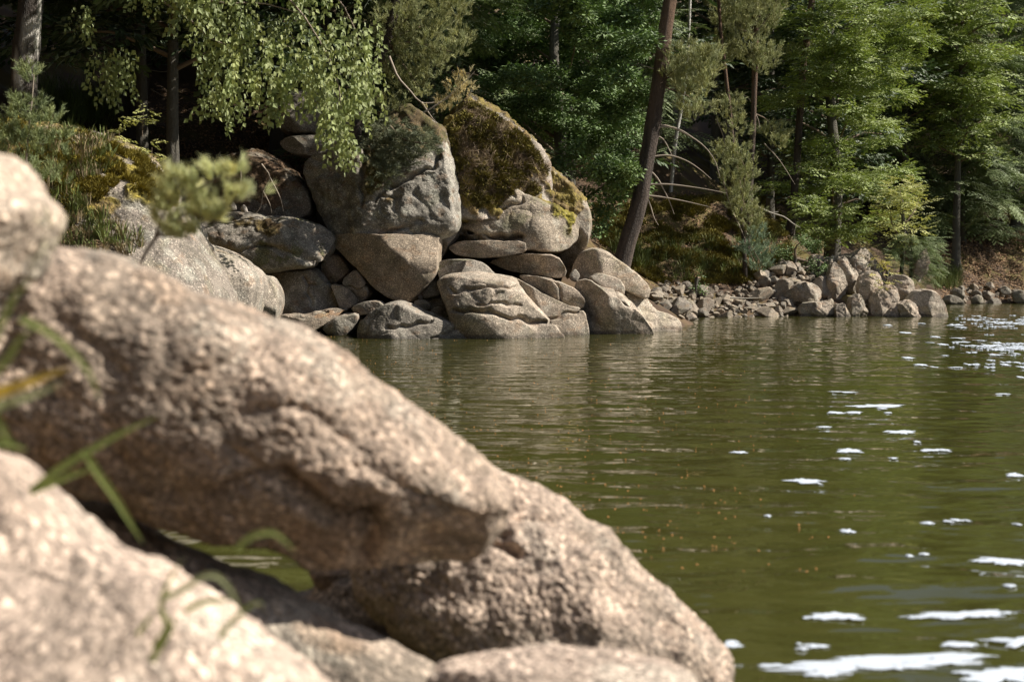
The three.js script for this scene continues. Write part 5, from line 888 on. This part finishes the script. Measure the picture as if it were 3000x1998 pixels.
scatter('moss', 'olive moss cushions on the mossy dome', mossTuft, stiff, [[1310, 400], [1372, 300], [1500, 370], [1600, 480], [1600, 560], [1400, 600], [1330, 560]], 5200, [dome], { seed: 14, tint: mossT, size: 1.7, keep: (p) => fbm(p.x * 1.4, p.y * 1.4, p.z * 1.4, 3) > 0.0 });
scatter('grass', 'dry grass tufts on the mossy dome', tuftGeo(15, 14, 0.18, 0.06), white, [[1330, 400], [1372, 300], [1500, 370], [1560, 480], [1480, 560], [1340, 560]], 90, [dome], { seed: 15, tint: strawT, upright: true });
// roots hanging over the shaded earthy rock, a pale driftwood stick, the broken grey branch
{ const lines = [[[765, 480], [790, 520], [770, 560], [765, 600], [750, 625]], [[790, 520], [820, 580], [830, 620]], [[700, 470], [705, 520], [700, 560]], [[770, 560], [790, 600], [795, 625]]], b = at(765, 500, 29.9), t = thing('root', b); for (const l of lines) part('strand', stem(path(l, 29.9, b), 0.016, 0.005, { seg: 10, radial: 5 }), M.deadwood, t); tag(t, 'thin bare roots hanging over the shaded earthy rock', 'roots'); }
function stick(name, label, lines, d, r, mat) { const b = at(...lines[0][0], d), t = thing(name, b); lines.forEach((l, i) => part(i ? 'twig' : 'stem', stem(path(l, d, b), i ? r * 0.5 : r, r * 0.25, { seg: 12, radial: 6, rough: 0.2 }), mat, t)); tag(t, label, 'branch'); }
stick('broken_branch', 'pale broken branch sticking out of the drooping pine', [[[2190, 590], [2225, 607], [2262, 624], [2300, 636], [2325, 655], [2346, 667]], [[2258, 622], [2264, 635]], [[2262, 624], [2282, 620]]], 44.0, 0.033, M.greywood);
stick('dead_twig', 'forked white twig at the foot of the mossy outcrop', [[[570, 720], [590, 695], [585, 660], [588, 640]], [[588, 690], [600, 685]], [[586, 655], [602, 640]]], 18.2, 0.012, M.greywood);
stick('driftwood_stick', 'straight pale stick lying across the rubble', [[[2140, 872], [2190, 874], [2245, 872]]], 41.2, 0.03, M.greywood);
stick('fallen_branch', 'grey bare branch lying on the mossy dome crest', [[[1420, 325], [1445, 335], [1470, 345]], [[1440, 330], [1455, 330]]], 32.4, 0.025, M.greywood);

// ---------------------------------------------------------------- sky glints painted as white films, and floating specks on the water
function glintGeo(cx, cz, rx, rz, R, rough = 0.2) { // a white film standing in for mirrored sky, thinning to a frayed rim
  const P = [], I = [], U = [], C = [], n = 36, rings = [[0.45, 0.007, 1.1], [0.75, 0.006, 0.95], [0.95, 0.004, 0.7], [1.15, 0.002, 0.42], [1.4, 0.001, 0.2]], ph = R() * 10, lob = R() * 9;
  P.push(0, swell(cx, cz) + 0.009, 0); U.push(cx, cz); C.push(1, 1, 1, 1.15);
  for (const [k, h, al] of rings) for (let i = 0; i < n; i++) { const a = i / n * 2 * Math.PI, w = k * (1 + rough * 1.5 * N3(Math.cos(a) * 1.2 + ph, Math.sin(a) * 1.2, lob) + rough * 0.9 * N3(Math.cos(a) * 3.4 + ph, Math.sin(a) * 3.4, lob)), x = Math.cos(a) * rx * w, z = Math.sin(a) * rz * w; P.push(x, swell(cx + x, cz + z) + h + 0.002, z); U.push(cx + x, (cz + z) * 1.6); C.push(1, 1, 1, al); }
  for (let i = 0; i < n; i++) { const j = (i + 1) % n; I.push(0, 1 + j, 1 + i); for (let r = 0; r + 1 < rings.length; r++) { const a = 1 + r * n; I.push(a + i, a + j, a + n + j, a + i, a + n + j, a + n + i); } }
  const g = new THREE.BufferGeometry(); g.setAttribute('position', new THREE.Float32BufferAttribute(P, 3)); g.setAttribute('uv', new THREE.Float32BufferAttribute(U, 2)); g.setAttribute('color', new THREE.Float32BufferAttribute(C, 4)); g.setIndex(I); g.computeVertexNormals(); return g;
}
const onWater = (px, py) => { const [rx, ry] = ray(px, py), d = -EYE / ry; return [rx * d, -d, d]; };
{
  const R = rng(500), FG = 'painted white sky glints on the water';  // white patches painted where ripples would mirror the sky
  const patch = (px, py, w, h, label, rough = 0.3) => { const [x, z, d] = onWater(px, py), z1 = onWater(px, py - h / 2)[1], z2 = onWater(px, py + h / 2)[1], rx = w / 2 * d / FPX, rz = 0.75 * Math.abs(z2 - z1) / 2; const m = add('glint_patch', glintGeo(x, z, rx, rz, R, rough), M.painted_glint); m.position.set(x, 0, z); tag(m, label, 'painted_glint', FG); };
  const small = 'small white painted sky glint on the green water', S = (list, ox, oy) => { for (const [x, y, w, h] of list) patch(ox + x / 2.355, oy + y / 2.355, w / 2.355, h / 2.355, small, 0.3); };
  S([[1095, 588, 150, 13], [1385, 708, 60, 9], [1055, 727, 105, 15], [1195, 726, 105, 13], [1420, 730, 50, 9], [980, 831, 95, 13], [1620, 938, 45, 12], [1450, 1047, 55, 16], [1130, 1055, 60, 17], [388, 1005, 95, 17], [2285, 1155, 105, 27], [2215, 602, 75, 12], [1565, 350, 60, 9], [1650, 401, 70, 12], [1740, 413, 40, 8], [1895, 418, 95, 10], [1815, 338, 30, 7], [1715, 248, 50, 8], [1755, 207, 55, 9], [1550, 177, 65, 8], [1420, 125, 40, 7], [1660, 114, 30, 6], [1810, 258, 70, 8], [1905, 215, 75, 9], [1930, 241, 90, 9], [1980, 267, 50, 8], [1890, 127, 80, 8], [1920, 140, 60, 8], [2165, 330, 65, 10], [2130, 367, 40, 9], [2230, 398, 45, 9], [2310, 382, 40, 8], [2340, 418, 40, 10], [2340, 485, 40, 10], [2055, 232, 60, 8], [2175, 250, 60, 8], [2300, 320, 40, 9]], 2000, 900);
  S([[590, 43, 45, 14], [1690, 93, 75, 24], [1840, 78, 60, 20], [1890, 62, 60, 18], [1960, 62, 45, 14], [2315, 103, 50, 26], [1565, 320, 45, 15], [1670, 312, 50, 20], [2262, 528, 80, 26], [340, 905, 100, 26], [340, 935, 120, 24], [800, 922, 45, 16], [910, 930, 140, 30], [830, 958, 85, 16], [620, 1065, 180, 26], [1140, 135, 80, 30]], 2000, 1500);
  patch(2567, 1192, 119, 11, 'long white painted sky glint with a small fleck just below it'); patch(2363, 1410, 102, 17, 'broad white painted sky glint off the middle of the sloping rock'); patch(2486, 1322, 80, 13, 'double lobed white painted sky glint on mid water', 0.35); patch(2635, 1267, 76, 9, 'thin white painted sky glint above the double lobed patch'); patch(2745, 1320, 70, 10, 'thin white painted sky glint level with the double lobed patch');
  patch(2945, 1650, 140, 26, 'wide white painted sky glint cut by the edge of the view'); patch(2437, 1802, 190, 26, 'white painted sky glint with a ragged tail beside the sloping rock', 0.4); patch(2824, 1801, 232, 32, 'large white painted sky glint with notched ends', 0.4); patch(2815, 1896, 98, 16, 'broken white painted sky glint under the large notched patch', 0.3); patch(2975, 1888, 110, 36, 'ragged white painted sky glint at the margin of the water', 0.5);
  patch(2930, 1990, 240, 40, 'white painted sky glint in the bottom corner of the water', 0.4); patch(2970, 1970, 90, 22, 'short white painted sky glint near the bottom corner');
  { // the long frayed sky glint, painted as several white strips grown together
    const [x0, z0] = onWater(2570, 1950), t = thing('glint_raft', V(x0, 0, z0));
    for (const [px, py, w, h] of [[2400, 1968, 200, 26], [2450, 1955, 260, 30], [2530, 1948, 330, 34], [2610, 1942, 330, 32], [2680, 1936, 330, 24], [2740, 1930, 270, 16], [2810, 1945, 110, 10], [2620, 1965, 170, 14], [2420, 1985, 120, 14], [2720, 1952, 280, 14]]) { const [x, z, d] = onWater(px, py), z1 = onWater(px, py - h / 2)[1], z2 = onWater(px, py + h / 2)[1]; const m = part('strip', glintGeo(x, z, w / 2 * d / FPX, 0.75 * Math.abs(z2 - z1) / 2, R, 0.4), M.painted_glint, t); m.position.set(x - x0, (R() - 0.5) * 0.003, z - z0); }
    tag(t, 'long frayed raft of painted white sky glint low on the water', 'painted_glint');
  }
  const fl = glintGeo(0, 0, 1, 1, R, 0.3), list = []; for (let i = 0; i < 130; i++) { const px = 2780 + 240 * Math.pow(R(), 0.6), row = R(), py = row < 0.5 ? 945 + (R() + R() - 1) * 22 : row < 0.75 ? 1018 + (R() + R() - 1) * 14 : 920 + R() * 160, [x, z, d] = onWater(px, py), s = 0.03 + R() * R() * 0.14; mtx.compose(V(x, 0.002, z), qt.identity(), sc3.set(s, 1, s * (1 + R()))); list.push(mtx.clone()); }
  const m = sh(new THREE.InstancedMesh(fl, M.painted_glint, list.length)); m.name = 'painted_glint'; m.userData.kind = 'stuff'; m.userData.label = 'glittering painted white sky glints crowded off the point'; list.forEach((t, i) => m.setMatrixAt(i, t)); scene.add(m);  // tiny far sky glints, painted as white flecks
  const sp = new THREE.IcosahedronGeometry(1, 1), l2 = []; for (let i = 0; i < 900; i++) { const px = 900 + R() * 1700 * (0.35 + 0.65 * R()), py = 985 + Math.pow(R(), 1.6) * 700, [x, z] = onWater(px, py); if (inside(LAND, x, z)) continue; const s = 0.0025 + R() * 0.004; mtx.compose(V(x, swell(x, z) + 0.002, z), qt.identity(), sc3.set(s, s * 0.5, s)); l2.push(mtx.clone()); }
  const m2 = sh(new THREE.InstancedMesh(sp, new THREE.MeshStandardMaterial({ color: new THREE.Color(0.50, 0.24, 0.08), roughness: 0.8 }), l2.length)); m2.name = 'pollen'; m2.userData.kind = 'stuff'; m2.userData.label = 'tiny orange specks floating on the water'; l2.forEach((t, i) => m2.setMatrixAt(i, t)); scene.add(m2);
}
renderer.render(scene, camera);
